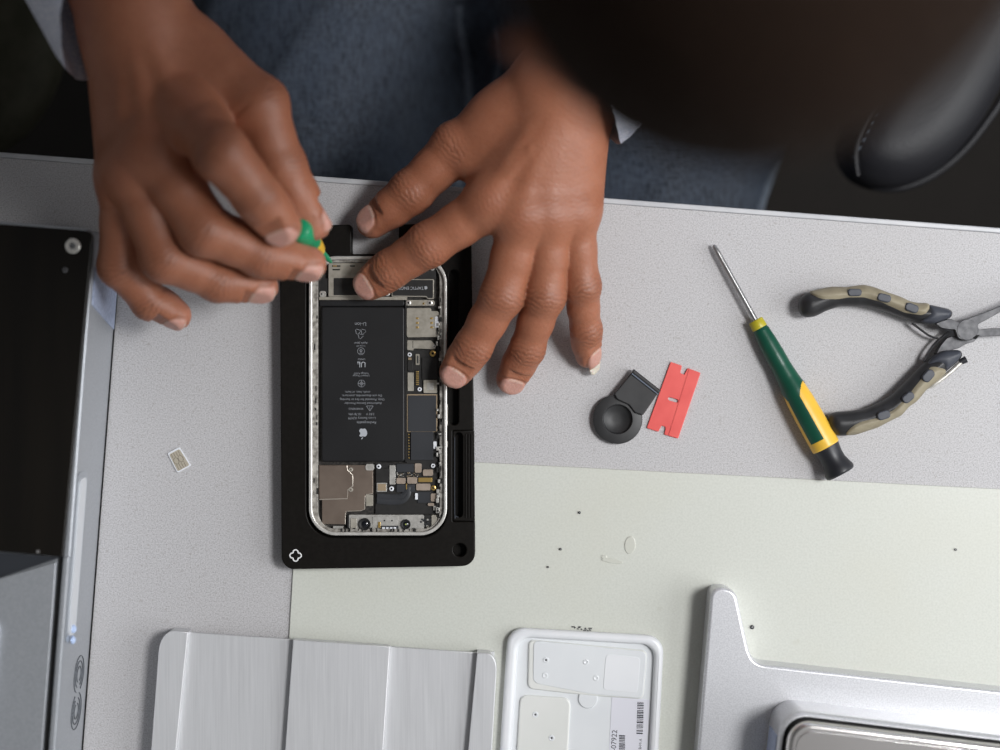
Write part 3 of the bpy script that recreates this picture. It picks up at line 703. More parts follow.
X, Y, _ = W(405.8, 524.3, 0.0102); link('lens_centre', lathe((X, Y, 0.0101), (X, Y, 1), [(0, 0.0005), (0.00015, 0.0004)], 12), lg, cb)
comp('sensor_window', 379.5, 525.8, 398.5, 531.2, 0.0091, 0.0095, M['ph_grey'], cb, 0.4)
for k in range(4): comp('white_pad', 382.2 + k * 3.8, 527.2, 384.8 + k * 3.8, 530.2, 0.0094, 0.0097, M['white'], cb, 0.2, 0)
comp('metal_cover', 372.5, 516.5, 398, 525, 0.0091, 0.0095, M['ph_silver'], cb, 1)
for x in (384.4, 392): scr(x, 520.6, 0.8, 0.0095, M['void'], parent=cb)
comp('gold_spring', 378, 522, 380.5, 528, 0.0092, 0.0099, M['ph_gold'], cb, .5)
comp('cable_film', 420, 515, 436, 527, HB, 0.0088, M['ph_black'], ph)
for i in range(12):
    x = random.uniform(421, 433); y = random.uniform(519, 527); comp('chip', x - 1, y - .8, x + 1, y + .8, 0.0087, 0.0094, random.choice([M['ph_grey'], M['ph_silver'], M['ph_beige'], M['ph_grey']]), ph, 0.3, 0)
comp('corner_block', 431.5, 515, 437, 528, HB, 0.0095, M['ph_beige'], ph, 1)

# ================================================================ sim card
sc_c = [(167.3, 453.3), (179.3, 446.9), (191, 465.6), (177.3, 472.9)]
HS = 0.0009
sim = thing('sim_card', 'small white sim card with tan contacts lying alone on the desk', 'sim card', (*W2(179, 460), 0))
link('card', plate(rpoly(PL(sc_c, HS), 0.0008), 0, HS - 0.0001, 0.0001), M['white'], sim)
cen = Vector((178.9, 459.8)); ins = [tuple(cen + (Vector(p) - cen) * 0.86 + Vector((0.2, 0.3))) for p in sc_c]
link('contact_pad', plate(rpoly(PL(ins, HS), 0.0008), HS - 0.0002, HS), M['simcontact'], sim)
u = (Vector(sc_c[1]) - Vector(sc_c[0])) ; w = (Vector(sc_c[3]) - Vector(sc_c[0]))
def SP(a, b): p = Vector(sc_c[0]) + u * a + w * b; return W(p.x, p.y, HS)
gaps = []
for a in (0.22, 0.41, 0.60, 0.79):
    gaps.append(tube([SP(a, 0.12), SP(a, 0.33)], 0.00013, 5, 0.5, 1)); gaps.append(tube([SP(a, 0.66), SP(a, 0.92)], 0.00013, 5, 0.5, 1))
for cx in (0.33, 0.70):
    gaps.append(tube([SP(cx + 0.18 * math.cos(t), 0.5 + 0.155 * math.sin(t)) for t in np.linspace(0, 2 * math.pi, 15)], 0.00013, 5, 0.5, 1))
link('contact_gaps', join(gaps), M['simgap'], sim)

# ================================================================ black suction tool and red blade
st = thing('suction_cup_tool', 'round black rubber suction cup with square pull tab beside red blade', 'suction cup', (*W2(617, 419), 0))
X, Y, _ = W(617.6, 419.2, 0.004)
s = 0.000512
link('cup', lathe((X, Y, 0), (X, Y, 1), [(0, 25.3 * s), (0.0034, 25.6 * s), (0.0040, 25.0 * s), (0.0042, 24.0 * s), (0.0045, 15.6 * s), (0.0043, 15.0 * s), (0.0026, 14.2 * s), (0.0014, 10 * s), (0.0010, 4 * s), (0.0010, 0.5 * s)], 56), M['rubber'], st)
tab = PL([(633.6, 370.2), (659.6, 391.2), (643, 415.5), (635, 413), (629, 405), (617, 399.5), (614, 394)], 0.006)
link('pull_tab', plate(rpoly(tab, 0.0008), 0.0028, 0.0058, 0.0007, 3), M['rubber'], st)
link('tab_lip', plate(PL([(633.9, 369), (661, 390.4), (658.8, 394.6), (631.6, 373)], 0.0065), 0.0025, 0.0066, 0.0008, 3), M['rubber'], st)
link('tab_highlight', tube([W(631.9, 373.6, 0.0066), W(658.3, 394.4, 0.0066)], 0.00035, 6, 1, 1), M['rubberhighlight'], st)  # blue-grey line paints the highlight along the tab's fold

def R7(pts, h): return PL([(x / 7.5 + 580, y / 7.5 + 350) for x, y in pts], h)
rb_ = thing('plastic_razor_blade', 'flat red plastic razor blade right of the black suction cup', 'blade', (*W2(674, 400), 0))
bo = [(680, 88), (765, 118), (752, 172), (782, 186), (808, 135), (905, 172), (735, 665), (632, 634), (643, 578), (612, 566), (588, 614), (500, 585)]
bh = [(668, 352), (728, 370), (738, 380), (730, 396), (668, 378), (660, 364)]
link('blade_body', holed([R7(rpoly(bo, 7, 3), 0.001), R7(bh, 0.001)], 0.0, 0.0011, 0.0002), M['red'], rb_)
link('blade_spine', plate(R7([(818, 142), (900, 174), (733, 660), (664, 638)], 0.0013), 0.0010, 0.00135, 0.0001), M['red'], rb_)

# ================================================================ screwdriver
sd = thing('screwdriver', 'green and yellow precision screwdriver with black cap lying on the desk', 'screwdriver', (*W2(795, 400), 0))
T0 = Vector(W(713.6, 245, 0.0035)); T1 = Vector(W(841, 474, 0.0085)); Ln = (T1 - T0).length
def at(px, py): return (Vector(W(px, py, 0.007)) - T0).dot((T1 - T0).normalized())
t_col = at(754, 321); t_g = at(758, 329.5); t_cap = at(826, 447)
link('shaft', lathe(T0, T1, [(0, 0.0006), (0.001, 0.0012), (0.004, 0.0013), (0.0041, 0.0015), (t_col + 0.001, 0.0015)], 20), M['steel'], sd)
link('collar', lathe(T0, T1, [(t_col, 0.0036), (t_col + 0.0006, 0.0040), (t_g - 0.0005, 0.0042), (t_g, 0.0040)], 40), M['olive'], sd)
gl_ = t_cap - t_g
prof = [(t_g, .0040), (t_g + .02 * gl_, .0044), (t_g + .12 * gl_, .0050), (t_g + .22 * gl_, .0053), (t_g + .32 * gl_, .0053), (t_g + .42 * gl_, .0058), (t_g + .52 * gl_, .0068), (t_g + .62 * gl_, .0074), (t_g + .75 * gl_, .0077), (t_g + .9 * gl_, .0078), (t_g + gl_ - .0004, .0078), (t_g + gl_, .0074)]
fine = []
for i in range(len(prof) - 1):
    for j in range(16): q_ = j / 16; fine.append((prof[i][0] * (1 - q_) + prof[i + 1][0] * q_, prof[i][1] * (1 - q_) + prof[i + 1][1] * q_))
fine.append(prof[-1])
sm = [fine[0]] + [(fine[i][0], (fine[i - 1][1] + fine[i][1] + fine[i + 1][1]) / 3) for i in range(1, len(fine) - 1)] + [fine[-1]]
ty0 = at(790, 388); tg1 = t_g + 0.93 * gl_
a_, s_, u_ = frame_of(T1 - T0)       # s_ is sideways, u_ up
def keep_green(t, ang):
    e = math.degrees(ang) % 360     # 0 = s_, 90 = up
    if t < ty0: return True
    if t > tg1: return False
    k = min((t - ty0) / 0.006, 1) ** 0.5
    R0 = -20 + k * 85 if True else 0
    # green strip left of the top, and its mirror underneath
    d = (e - 60 + 180) % 360 - 180
    half = 90 - k * 61
    return abs(d) < half or abs((e - 242 + 180) % 360 - 180) < half
link('handle_core', lathe(T0, T1, [(t, r - 0.0002) for t, r in sm], 96), M['yellow'], sd)
link('green_grip', lathe(T0, T1, sm, 144, keep_green), M['green'], sd)
cl = Ln - t_cap
link('end_cap', lathe(T0, T1, [(t_cap, .0072), (t_cap + .05 * cl, .0070), (t_cap + .3 * cl, .0064), (t_cap + .5 * cl, .0064), (t_cap + .7 * cl, .0073), (t_cap + .84 * cl, .0081), (t_cap + .93 * cl, .0081), (t_cap + .99 * cl, .0074), (t_cap + cl, .0045)], 48), M['cap'], sd)

# ================================================================ pliers
pl = thing('needle_nose_pliers', 'open pliers with black and khaki handles and grey steel jaws', 'pliers', (*W2(900, 350), 0))
def Z(pts, h=0.008): return PL([(790 + x / 4.41, 270 + y / 4.41) for x, y in pts], h)
up = [(70, 99), (100, 97), (135, 89), (190, 78), (250, 81), (325, 70), (370, 80), (430, 104), (480, 120), (530, 144), (570, 152), (612, 152), (660, 162), (706, 174), (719, 188), (706, 214), (640, 236), (570, 236), (480, 205), (400, 176), (320, 160), (220, 160), (160, 180), (110, 206), (75, 210), (50, 203), (37, 170), (40, 130)]
lowr = [(238, 732), (290, 722), (335, 706), (385, 690), (430, 666), (492, 636), (520, 600), (556, 575), (600, 520), (640, 492), (690, 446), (740, 404), (762, 376), (752, 353), (720, 352), (682, 356), (640, 378), (590, 408), (545, 455), (500, 502), (455, 545), (420, 572), (330, 612), (260, 622), (200, 625), (172, 638), (163, 668), (170, 705), (200, 730)]
tan_u = [(92, 101), (135, 91), (190, 80), (250, 83), (325, 72), (368, 82), (430, 106), (480, 122), (530, 146), (570, 154), (610, 153), (612, 175), (598, 203), (572, 208), (500, 190), (400, 150), (320, 131), (250, 131), (185, 141), (145, 142), (118, 132)]
tan_l = [(245, 722), (255, 692), (275, 670), (310, 655), (380, 641), (440, 612), (500, 552), (560, 482), (612, 422), (645, 416), (672, 430), (684, 448), (640, 490), (600, 520), (556, 573), (520, 598), (490, 634), (430, 664), (385, 688), (335, 704), (290, 719)]
cap_u = [(610, 152), (660, 162), (706, 174), (719, 188), (706, 214), (640, 236), (590, 234), (575, 222), (600, 204), (613, 176)]
cap_l = [(640, 378), (682, 356), (720, 352), (752, 353), (762, 376), (740, 404), (690, 446), (676, 430), (648, 412), (616, 418), (606, 414)]
for nm, po in (('upper', up), ('lower', lowr)):
    link('handle', pillow(rpoly(Z(po, 0.008), 0.0015, 3), 0.0005, 0.0145, 0.0066, 0.0006, 2), M['grip'], pl)
for po in (tan_u, tan_l):
    link('khaki_inlay', pillow(rpoly(Z(po, 0.0105), 0.001, 3), 0.0020, 0.0150, 0.0058, 0.0005, 2, lambda p, d: d - 0.0010), M['tan'], pl)
for po in (cap_u, cap_l):
    link('slate_collar', pillow(rpoly(Z(po, 0.013), 0.001, 3), 0.0025, 0.0150, 0.0042, 0.0005, 2), M['gripgrey'], pl)
def button(cx, cy, w, h, ang):
    a = math.radians(ang); P = rrect(-w / 2, -h / 2, w / 2, h / 2, h * 0.45, 5)
    P = [(cx + x * math.cos(a) - y * math.sin(a), cy + x * math.sin(a) + y * math.cos(a)) for x, y in P]
    link('grip_button', plate(Z(P, 0.015), 0.0120, 0.0159, 0.0007, 3), M['gripgrey'], pl)
for b in ((285, 99, 62, 33, 0), (415, 123, 62, 35, 14), (537, 167, 62, 37, 22), (610, 467, 62, 40, -48), (521, 562, 58, 38, -40), (413, 640, 60, 38, -18)): button(*b)
# steel: two halves crossing at the pivot
half_a = [(640, 236), (672, 224), (706, 216), (735, 228), (745, 232), (800, 208), (850, 190), (926, 160), (1020, 122), (1180, 70), (1190, 82), (1030, 148), (930, 183), (860, 222), (826, 240), (830, 275), (812, 296), (770, 312), (738, 300), (726, 262), (700, 262), (665, 256)]
half_b = [(640, 372), (664, 330), (690, 300), (722, 290), (736, 296), (738, 250), (760, 226), (800, 224), (830, 262), (880, 258), (940, 256), (1040, 250), (1190, 238), (1192, 252), (1040, 275), (930, 290), (870, 292), (830, 296), (806, 318), (775, 326), (740, 346), (700, 356)]
link('jaw', plate(rpoly(Z(half_b, 0.007), 0.0008, 3), 0.0025, 0.0085, 0.0008), M['darksteel'], pl)
link('jaw', plate(rpoly(Z(half_a, 0.011), 0.0008, 3), 0.0080, 0.0125, 0.0008), M['darksteel'], pl)
X, Y = Z([(782, 264)], 0.0125)[0]
link('pivot', lathe((X, Y, 0.006), (X, Y, 1), [(0, 0.0056), (0.0063, 0.0056), (0.0067, 0.0052)], 40), M['darksteel'], pl)
link('cutter_notch', plate(Z([(805, 300), (820, 288), (838, 286), (820, 304)], 0.0126), 0.0084, 0.0127), M['void'], pl)
def zt(pts, h): return [W(790 + x / 4.41, 270 + y / 4.41, hh) for (x, y), hh in zip(pts, h)]
link('return_spring', tube(zt([(540, 236), (575, 262), (615, 290), (660, 304)], [0.006] * 4), [0.0006] * 4, 8, 3.0), M['darksteel'], pl)
link('return_spring', tube(zt([(590, 402), (612, 360), (645, 318), (700, 272)], [0.006] * 4), [0.0006] * 4, 8, 3.0), M['darksteel'], pl)
link('bit_clip', tube(zt([(604, 520), (634, 506), (698, 458), (760, 402)], [0.009, .0095, .0095, .0095]), [0.0006, 0.0013, 0.0013, 0.0013], 10, 1, 3), M['ph_silver'], pl)
link('bit_clip_end', tube(zt([(748, 408), (776, 394)], [0.0095, 0.0095]), [0.0014, 0.0019], 8, 1, 1), M['cap'], pl)

# ================================================================ brushed aluminium tray
tr = thing('aluminium_tray', 'brushed aluminium stepped tray overlapping the mat, bottom left of the desk', 'tray', (*W2(325, 720), 0))
def edge_y(x): return 631.5 + (x - 180) * 0.0715
HI, LO = 0.0135, 0.0088
def xb(x0, x1, y): return x0 + (x1 - x0) * (y - edge_y(x0)) / (750 - edge_y(x0))
YB = 900
def panel(xa, xb_, ya_off=0, z0=0.0, z1=HI, r=(0.0, 0.0), bev=0.0005):
    (a0, a1), (b0, b1) = xa, xb_
    pts = [(a0, edge_y(a0)), (b0, edge_y(b0)), (b0 + (b1 - b0) * (YB - edge_y(b0)) / (750 - edge_y(b0)), YB + (b0 - a0) * .07), (a0 + (a1 - a0) * (YB - edge_y(a0)) / (750 - edge_y(a0)), YB)]
    return plate(rpoly(PL(pts, z1), [r[0], r[1], 0, 0], 8), z0, z1, bev)
cols = [(160, 151), (188, 176), (293, 285), (390, 383), (477, 468), (497.5, 492)]
tp = [panel(cols[0], cols[1], z0=0.0015, z1=HI, r=(0.011, 0)), panel(cols[1], cols[2], z0=LO - 0.002, z1=LO),
      panel(cols[2], cols[3], z0=LO - 0.002, z1=HI), panel(cols[3], cols[4], z0=LO - 0.002, z1=LO), panel(cols[4], cols[5], z0=0.0015, z1=HI, r=(0, 0.009))]
link('tray_profile', join(tp), M['brushed'], tr)
lt = []
for c0, c1 in ((cols[0], cols[1]), (cols[4], cols[5])):
    lt.append(plate(PL([(c0[0] + 6, 655), (c1[0] - 3, 655), (c1[0] - 12, 850), (c0[0] - 8, 850)], HI), 0.0 if c0[0] < 200 else H_MAT, 0.003))
link('foot_rail', join(lt), M['brushed'], tr)

# ================================================================ white plastic tray
wt = thing('white_plastic_tray', 'shallow white plastic tray with barcode label between aluminium tray and silver stand', 'tray', (*W2(583, 720), H_MAT))
wo = rpoly([(507.8, 627.5), (664.5, 636.5), (656.5, 800), (497, 795)], 17, 8); wi = rpoly([(518.5, 637.5), (655, 645.5), (647.5, 800 - 12), (509, 786)], 13, 8)
link('rim', holed([PL(wo, 0.007), PL(wi, 0.007)], H_MAT, 0.0070, 0.0024, 5), M['whiteplastic'], wt)
link('base', plate(PL(wo, 0.003)[:] and PL(rpoly([(512, 632), (660, 641), (652, 796), (502, 790)], 14, 8), 0.003), H_MAT, 0.0034), M['milky'], wt)
wf = [(528.5, 639.5), (647.5, 650.5), (643.5, 699.5), (590, 696), (527.5, 689)]
link('raised_pocket', plate(rpoly(PL(wf, 0.0045), 0.003, 5), 0.0033, 0.0046, 0.0010, 3), M['cream'], wt)
link('inset_pocket', plate(rpoly(PL([(533.5, 640.5), (646.8, 652), (642.5, 698.5), (590, 694), (533, 683)], 0.005), 0.003, 5), 0.0045, 0.0050, 0.0004), M['milky'], wt)
link('frosted_window', plate(rpoly(PL([(606, 654), (640.5, 657.5), (637.5, 693), (603, 690)], 0.0052), 0.002, 4), 0.0049, 0.0052, 0.0002), M['whiteplastic'], wt)
link('raised_pocket', plate(rpoly(PL([(520, 694.5), (571, 698), (566, 790), (514, 788)], 0.0045), 0.004, 5), 0.0033, 0.0046, 0.0010, 3), M['cream'], wt)
X, Y = W2(588, 699, 0.0046); link('thumb_notch', plate(circ(X, Y, 0.0052, 28), 0.0033, 0.0043, 0.0006), M['milky'], wt)
for x, y, hh, dk in ((546, 660, 0.005, 1), (586, 662, 0.005, 0), (545, 675.5, 0.005, 0), (596, 678, 0.005, 0), (535.3, 714.6, 0.0046, 1), (551.6, 738, 0.0046, 1)):
    X, Y = W2(x, y, hh)
    b = link('boss', lathe((X, Y, hh - 0.0002), (X, Y, 1), [(0, 0.0017), (0.0004, 0.0015), (0.0005, 0.0010), (0.0003, 0.0006)], 20), M['milky'], wt)
    if dk: link('boss_hole', lathe((X, Y, hh + 0.0001), (X, Y, 1), [(0, 0.0006), (0.0002, 0.0005)], 12), M['darksteel'], b)
HLb = 0.0036
lab = link('barcode_label', plate(rpoly(PL([(612, 697.5), (649.5, 700), (645, 790), (607, 788)], HLb + .001), 0.0003), 0.0034, HLb), M['label'], wt)
bars = []; y = 702
while y < 733:
    w_ = random.choice([0.5, 0.8, 1.3]); bars.append(plate(PL([(637.3 - (y - 702) * .03, y), (643.8 - (y - 702) * .03, y + .3), (643.8 - (y - 702) * .03, y + w_ + .3), (637.3 - (y - 702) * .03, y + w_)], HLb), HLb - 0.0001, HLb + 0.00006)); y += w_ + random.choice([0.5, 0.7, 1.1])
y = 735
while y < 752:
    w_ = random.choice([0.5, 0.8, 1.2]); bars.append(plate(PL([(619, y), (625, y + .3), (625, y + w_ + .3), (619, y + w_)], HLb), HLb - 0.0001, HLb + 0.00006)); y += w_ + random.choice([0.5, 0.7, 1.0])
link('barcode', join(bars), M['ink'], lab)
link('printed_text', text_mesh('-07922', 0.0040, 614.3, 740.5, HLb, math.pi / 2 - 0.06, align='CENTER'), M['ink'], lab)
link('printed_text', text_mesh('B\u2022M-A', 0.0021, 640.5, 744, HLb, math.pi / 2 - 0.06), M['ink'], lab)

# ================================================================ silver notched stand with polished box on top
sd2 = thing('silver_stand_plate', 'notched matt silver metal plate at the lower right on the mat', 'stand', (*W2(850, 720), H_MAT))
po = [(711, 590), (722, 587), (736, 591), (743, 624), (750, 655), (758, 664), (1015, 692.5), (1100, 702), (1090, 900), (690, 900), (697.5, 750)]
pts = rpoly(PL(po, 0.019), [0.004, 0.002, 0.004, 0.001, 0.004, 0.004, 0.001, 0, 0, 0, 0], 8)
link('stand_plate', plate(pts, H_MAT, 0.019, 0.0032, 5), M['silver'], sd2)
bx = thing('polished_metal_box', 'rounded silver box with polished lid sitting on the notched silver plate', 'metal box', (*W2(900, 740, .019), 0.019))
b0 = W2(772, 697, 0.019); tilt = math.radians(-7.0)
def BX(pts): return [(b0[0] + x * math.cos(tilt) - y * math.sin(tilt), b0[1] + x * math.sin(tilt) + y * math.cos(tilt)) for x, y in pts]
def bxr(x0, y0, x1, y1, r): return rpoly(BX([(x0, y0), (x1, y0), (x1, y1), (x0, y1)]), r, 8)
link('box_body', plate(bxr(0, 0, 0.17, -0.16, 0.012), 0.019, 0.053, 0.003, 5), M['silver'], bx)
link('lid', plate(bxr(0.0036, -0.0036, 0.1664, -0.1564, 0.011), 0.052, 0.060, 0.003, 5), M['polish'], bx)
link('lid_panel', plate(bxr(0.0075, -0.0075, 0.163, -0.153, 0.009), 0.060, 0.0607, 0.0006, 2), M['polish'], bx)
link('lid_gap', holed([bxr(0.0022, -0.0022, 0.1678, -0.1578, 0.0115), bxr(0.0037, -0.0037, 0.1663, -0.1563, 0.011)], 0.0526, 0.0532), M['void'], bx)
wv = []
bm = bmesh.new()
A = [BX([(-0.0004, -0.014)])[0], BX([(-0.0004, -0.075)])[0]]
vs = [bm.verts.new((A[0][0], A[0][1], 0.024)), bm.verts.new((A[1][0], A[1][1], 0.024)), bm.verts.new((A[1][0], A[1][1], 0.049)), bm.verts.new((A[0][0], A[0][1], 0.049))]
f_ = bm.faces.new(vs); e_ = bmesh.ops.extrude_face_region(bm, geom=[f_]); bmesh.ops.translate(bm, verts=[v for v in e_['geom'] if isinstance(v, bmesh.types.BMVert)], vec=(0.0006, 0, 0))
link('reflection_side_panel', bm_mesh(bm), M['reflection'], bx)  # painted reflection on the box side, same rippled blue as the machine
# ================================================================ the person
SKIN = np.array([0.355, 0.138, 0.076]); NAIL = np.array([0.55, 0.30, 0.245]); PAD = np.array([0.50, 0.225, 0.155]); CREASE = np.array([0.17, 0.062, 0.034])
def J(px, py, mm): return np.array(W(px, py, mm / 1000.0))
def sstep(a, b, x): t = np.clip((x - a) / (b - a), 0, 1); return t * t * (3 - 2 * t)
def unit(v): return v / (np.linalg.norm(v) + 1e-12)

elR = np.array((-0.295, 0.375, 0.085)); elL = np.array((0.235, 0.335, 0.080))
class Finger:
    """joints: list of points base..tip, radii in mm, up: which way the nail side faces"""
    def __init__(s, pts, rad, up, nail=(9.5, 0.80), kp=6.0):
        s.P = [np.array(p) for p in pts]; s.R = [r / 1000 for r in rad]; s.up = unit(np.array(up, float)); s.nail = nail; s.kp = kp / 1000
        s.seg = []
        for i in range(len(pts) - 1):
            a, b = s.P[i], s.P[i + 1]; ra, rb = s.R[i], s.R[i + 1]
            last = i == len(pts) - 2
            m_ = (a + b) / 2; rm = (ra + rb) / 2 * (1.0 if last else 0.93)
            d = unit(b - a); n = unit(s.up - (s.up @ d) * d)
            if not last: m_ = m_ - n * 0.0006
            else: m_ = m_ - n * 0.0004
            s.seg += [(a, m_, ra, rm), (m_, b, rm, rb)]
    def f(s, p):
        d = None
        for a, b, ra, rb in s.seg:
            e = cone(p, a, b, ra, rb); d = e if d is None else smin(d, e, 0.0035)
        # flatten the nail side of the tip a little
        a, b = s.P[-2], s.P[-1]; ax = unit(b - a); n = unit(s.up - (s.up @ ax) * ax)
        q = p - b; h = q @ n.astype(np.float32); u = q @ ax.astype(np.float32)
        lim = h - s.R[-1] * 0.80
        near = (u > -0.010) & (u < 0.012)
        d = np.where(near & (lim > d), np.maximum(d, lim), d)
        return d
    def locals(s, V):
        a, b = s.P[-2], s.P[-1]; ax = unit(b - a); n = unit(s.up - (s.up @ ax) * ax); sd = np.cross(ax, n)
        q = V - b; return q @ ax, q @ sd, q @ n
    def near(s, V): return s.f(V.astype(np.float32)) < 0.0022
    def dress(s, V, N, disp, col, amp=1.0):
        ok = s.near(V)
        u, w, h = s.locals(V); r = s.R[-1]; L = s.nail[0] / 1000; wd = r * s.nail[1]
        uc = r * 0.80 - L / 2
        e = ((np.abs(u - uc) / (L / 2)) ** 3.2 + (np.abs(w) / wd) ** 3.2) ** (1 / 3.2)
        up_ = ok & (h > 0.18 * r)
        inside = up_ & (e < 1.0)
        k = sstep(1.02, 0.93, e) * up_
        disp += np.where(up_, 0.00034 * sstep(1.0, 0.86, e) - 0.00030 * np.exp(-((e - 1.06) / 0.07) ** 2) + 0.00022 * np.exp(-((e - 1.25) / 0.12) ** 2), 0)
        tipw = sstep(-0.004, 0.006, u) * ok
        col[:] = col * (1 - 0.45 * tipw[:, None]) + PAD * 0.45 * tipw[:, None]
        under = ok * sstep(0.1 * r, -0.7 * r, h) * sstep(-0.02, -0.005, u)
        col[:] = col * (1 - 0.6 * under[:, None]) + PAD * 0.6 * under[:, None]
        nailc = np.where((u > uc + L * 0.40)[:, None], np.array([0.62, 0.48, 0.40]), NAIL)
        nailc = np.where((u < uc - L * 0.36)[:, None] & (np.abs(w) < wd * .6)[:, None], np.array([0.58, 0.38, 0.31]), nailc)
        col[:] = col * (1 - k[:, None]) + nailc * k[:, None]
        ring = up_ * np.exp(-((e - 1.07) / 0.06) ** 2) * 0.35
        col[:] = col * (1 - ring[:, None]) + CREASE * ring[:, None]
        # creases over the joints
        for i in range(1, len(s.P) - 1):
            jp = s.P[i]; d = unit(unit(s.P[i + 1] - jp) + unit(jp - s.P[i - 1])); n = unit(s.up - (s.up @ d) * d); sd = np.cross(d, n)
            q = V - jp; uu = q @ d; ww = q @ sd; hh = q @ n; rr = s.R[i]
            m_ = ok * sstep(-0.1 * rr, 0.5 * rr, hh) * np.exp(-(uu / 0.0062) ** 2) * (np.abs(ww) < 1.3 * rr)
            wob = 0.0004 * np.sin(ww * 900 + i) + 0.0003 * np.sin(ww * 2300 + 2 * i)
            bow = np.where(uu > 0, 1, -1) * (ww / rr) ** 2 * 0.0024
            ph_ = (np.abs(uu + wob) + np.abs(bow)) / 0.00245
            cr = (0.5 + 0.5 * np.cos(2 * np.pi * ph_)) ** 3
            disp += -0.00042 * amp * m_ * cr + 0.00020 * m_
            kk = m_ * (0.20 + 0.50 * cr * amp)
            col[:] = col * (1 - kk[:, None]) + CREASE * kk[:, None]
            # folds on the palm side
            m2 = ok * sstep(0.0, -0.6 * rr, hh) * np.exp(-(uu / 0.0012) ** 2)
            disp += -0.0005 * m2
def build_hand(fingers, palm, lo, hi, vox, tendons=(), veins=(), knuckles=(), extra=None):
    def f(p):
        d = None
        for (a, b, ra, rb) in palm:
            e = cone(p, a, b, ra / 1000, rb / 1000); d = e if d is None else smin(d, e, 0.013)
        for (a, b, ra, rb) in tendons: d = smin(d, cone(p, a, b, ra / 1000, rb / 1000), 0.005)
        for (a, b, r) in veins: d = smin(d, cone(p, a, b, r / 1000, r / 1000), 0.0030)
        for (a, r) in knuckles: d = smin(d, cone(p, a, a, r / 1000, r / 1000), 0.008)
        out = d
        for g in fingers: out = np.minimum(out, smin(d, g.f(p), g.kp))
        if extra: out = extra(p, out)
        return out
    V, Q = nets(f, lo, hi, vox, slack=1.5, pad=0.008)
    V = relax(V, Q, 2, 0.5); N = vnorm(V, Q)
    disp = np.zeros(len(V)); col = np.tile(SKIN, (len(V), 1)).astype(float)
    for g in fingers: g.dress(V, N, disp, col)
    return V, Q, N, disp, col

UPZ = (0, 0, 1)
# ---- the hand pressing on the phone (right in the picture)
thL = Finger([J(513, 112, 38), J(456, 146, 31), J(411, 192, 24), J(373, 222, 16.5)], [14.5, 12.4, 11.3, 8.6], (-0.55, 0.35, 0.75), (12.0, 0.86), 9)
ixL = Finger([J(492, 203, 45), J(428, 245, 36), J(391, 269, 26), J(370, 283.5, 19.5)], [12.6, 11.4, 10.0, 8.7], (-0.45, -0.25, 0.85), (10.5, 0.86))
mdL = Finger([J(524, 218, 47), J(502, 296, 37), J(473, 347, 25.5), J(455.5, 372, 19.4)], [12.3, 11.0, 9.6, 8.5], (0.05, -0.15, 1), (11.0, 0.84))
rgL = Finger([J(551, 216, 45), J(545, 296, 35), J(527, 349, 20), J(511.5, 379, 9.2)], [11.7, 10.3, 8.9, 8.1], (0.25, -0.25, 0.9), (11.0, 0.84))
pkL = Finger([J(575, 212, 40), J(582.5, 286, 31), J(586, 330, 18), J(588, 355, 7.8)], [10.8, 9.1, 7.9, 6.9], (0.80, -0.25, 0.62), (10.5, 0.80))
wrL = J(566, 92, 46)
palmL = [(wrL, J(492, 200, 43), 17, 12.5), (wrL, J(522, 214, 45), 18, 12.5), (wrL, J(550, 214, 43), 18, 12.5), (J(574, 95, 42), J(577, 208, 38), 16, 11.5),
         (J(545, 88, 42), J(502, 118, 36), 17, 14), (J(502, 118, 36), J(478, 165, 34), 13, 9.5), (J(574, 110, 34), J(578, 195, 30), 14, 10),
         (J(560, 85, 46), J(606, 36, 55), 21, 23), (J(576, 88, 44), J(615, 45, 53), 19, 22), (J(608, 40, 54), wrL + (elL - wrL) * 0.5, 23, 29)]
def dors(px, py, mm): return J(px, py, mm)
tendL = [(dors(495, 190, 53.5), dors(548, 105, 60.5), 2.6, 2.2), (dors(523, 200, 55.5), dors(558, 105, 61.5), 2.6, 2.0), (dors(550, 200, 53.5), dors(566, 108, 61), 2.4, 1.8), (dors(575, 195, 47.5), dors(572, 115, 58), 2.2, 1.8)]
veinL = [(J(510, 175, 57.0), J(531, 150, 60.3), 1.5), (J(531, 150, 60.3), J(552, 118, 62.5), 1.5), (J(540, 185, 56.8), J(531, 150, 60.3), 1.3), (J(572, 178, 51.0), J(565, 145, 58.0), 1.4), (J(565, 145, 58.0), J(569, 110, 60.5), 1.4)]
knL = [(J(491, 203, 48), 11.5), (J(523, 215, 50), 11.5), (J(552, 214, 48), 11), (J(577, 211, 43), 10)]
pn_a = J(592, 354, 11.5); 
def extraL(p, d):
    # free edge of the long little-finger nail
    u, w, h = [ (p - pkL.P[-1].astype(np.float32)) @ k.astype(np.float32) for k in (lambda ax, n: (ax, np.cross(ax, n), n))(unit(pkL.P[-1] - pkL.P[-2]), unit(pkL.up - (pkL.up @ unit(pkL.P[-1] - pkL.P[-2])) * unit(pkL.P[-1] - pkL.P[-2])))]
    e = np.maximum(((w / 0.0046) ** 4 + ((u - 0.0042) / 0.0064) ** 4) ** 0.25 * 0.0042 - 0.0042, np.abs(h - 0.0044 + 22 * w * w) - 0.0005)
    return smin(d, e, 0.0010)
VL, QL, NL, dL, cL = build_hand([thL, ixL, mdL, rgL, pkL], palmL, (-0.085, -0.012, 0.0), (0.165, 0.25, 0.105), 0.00075, tendL, veinL, knL, extraL)
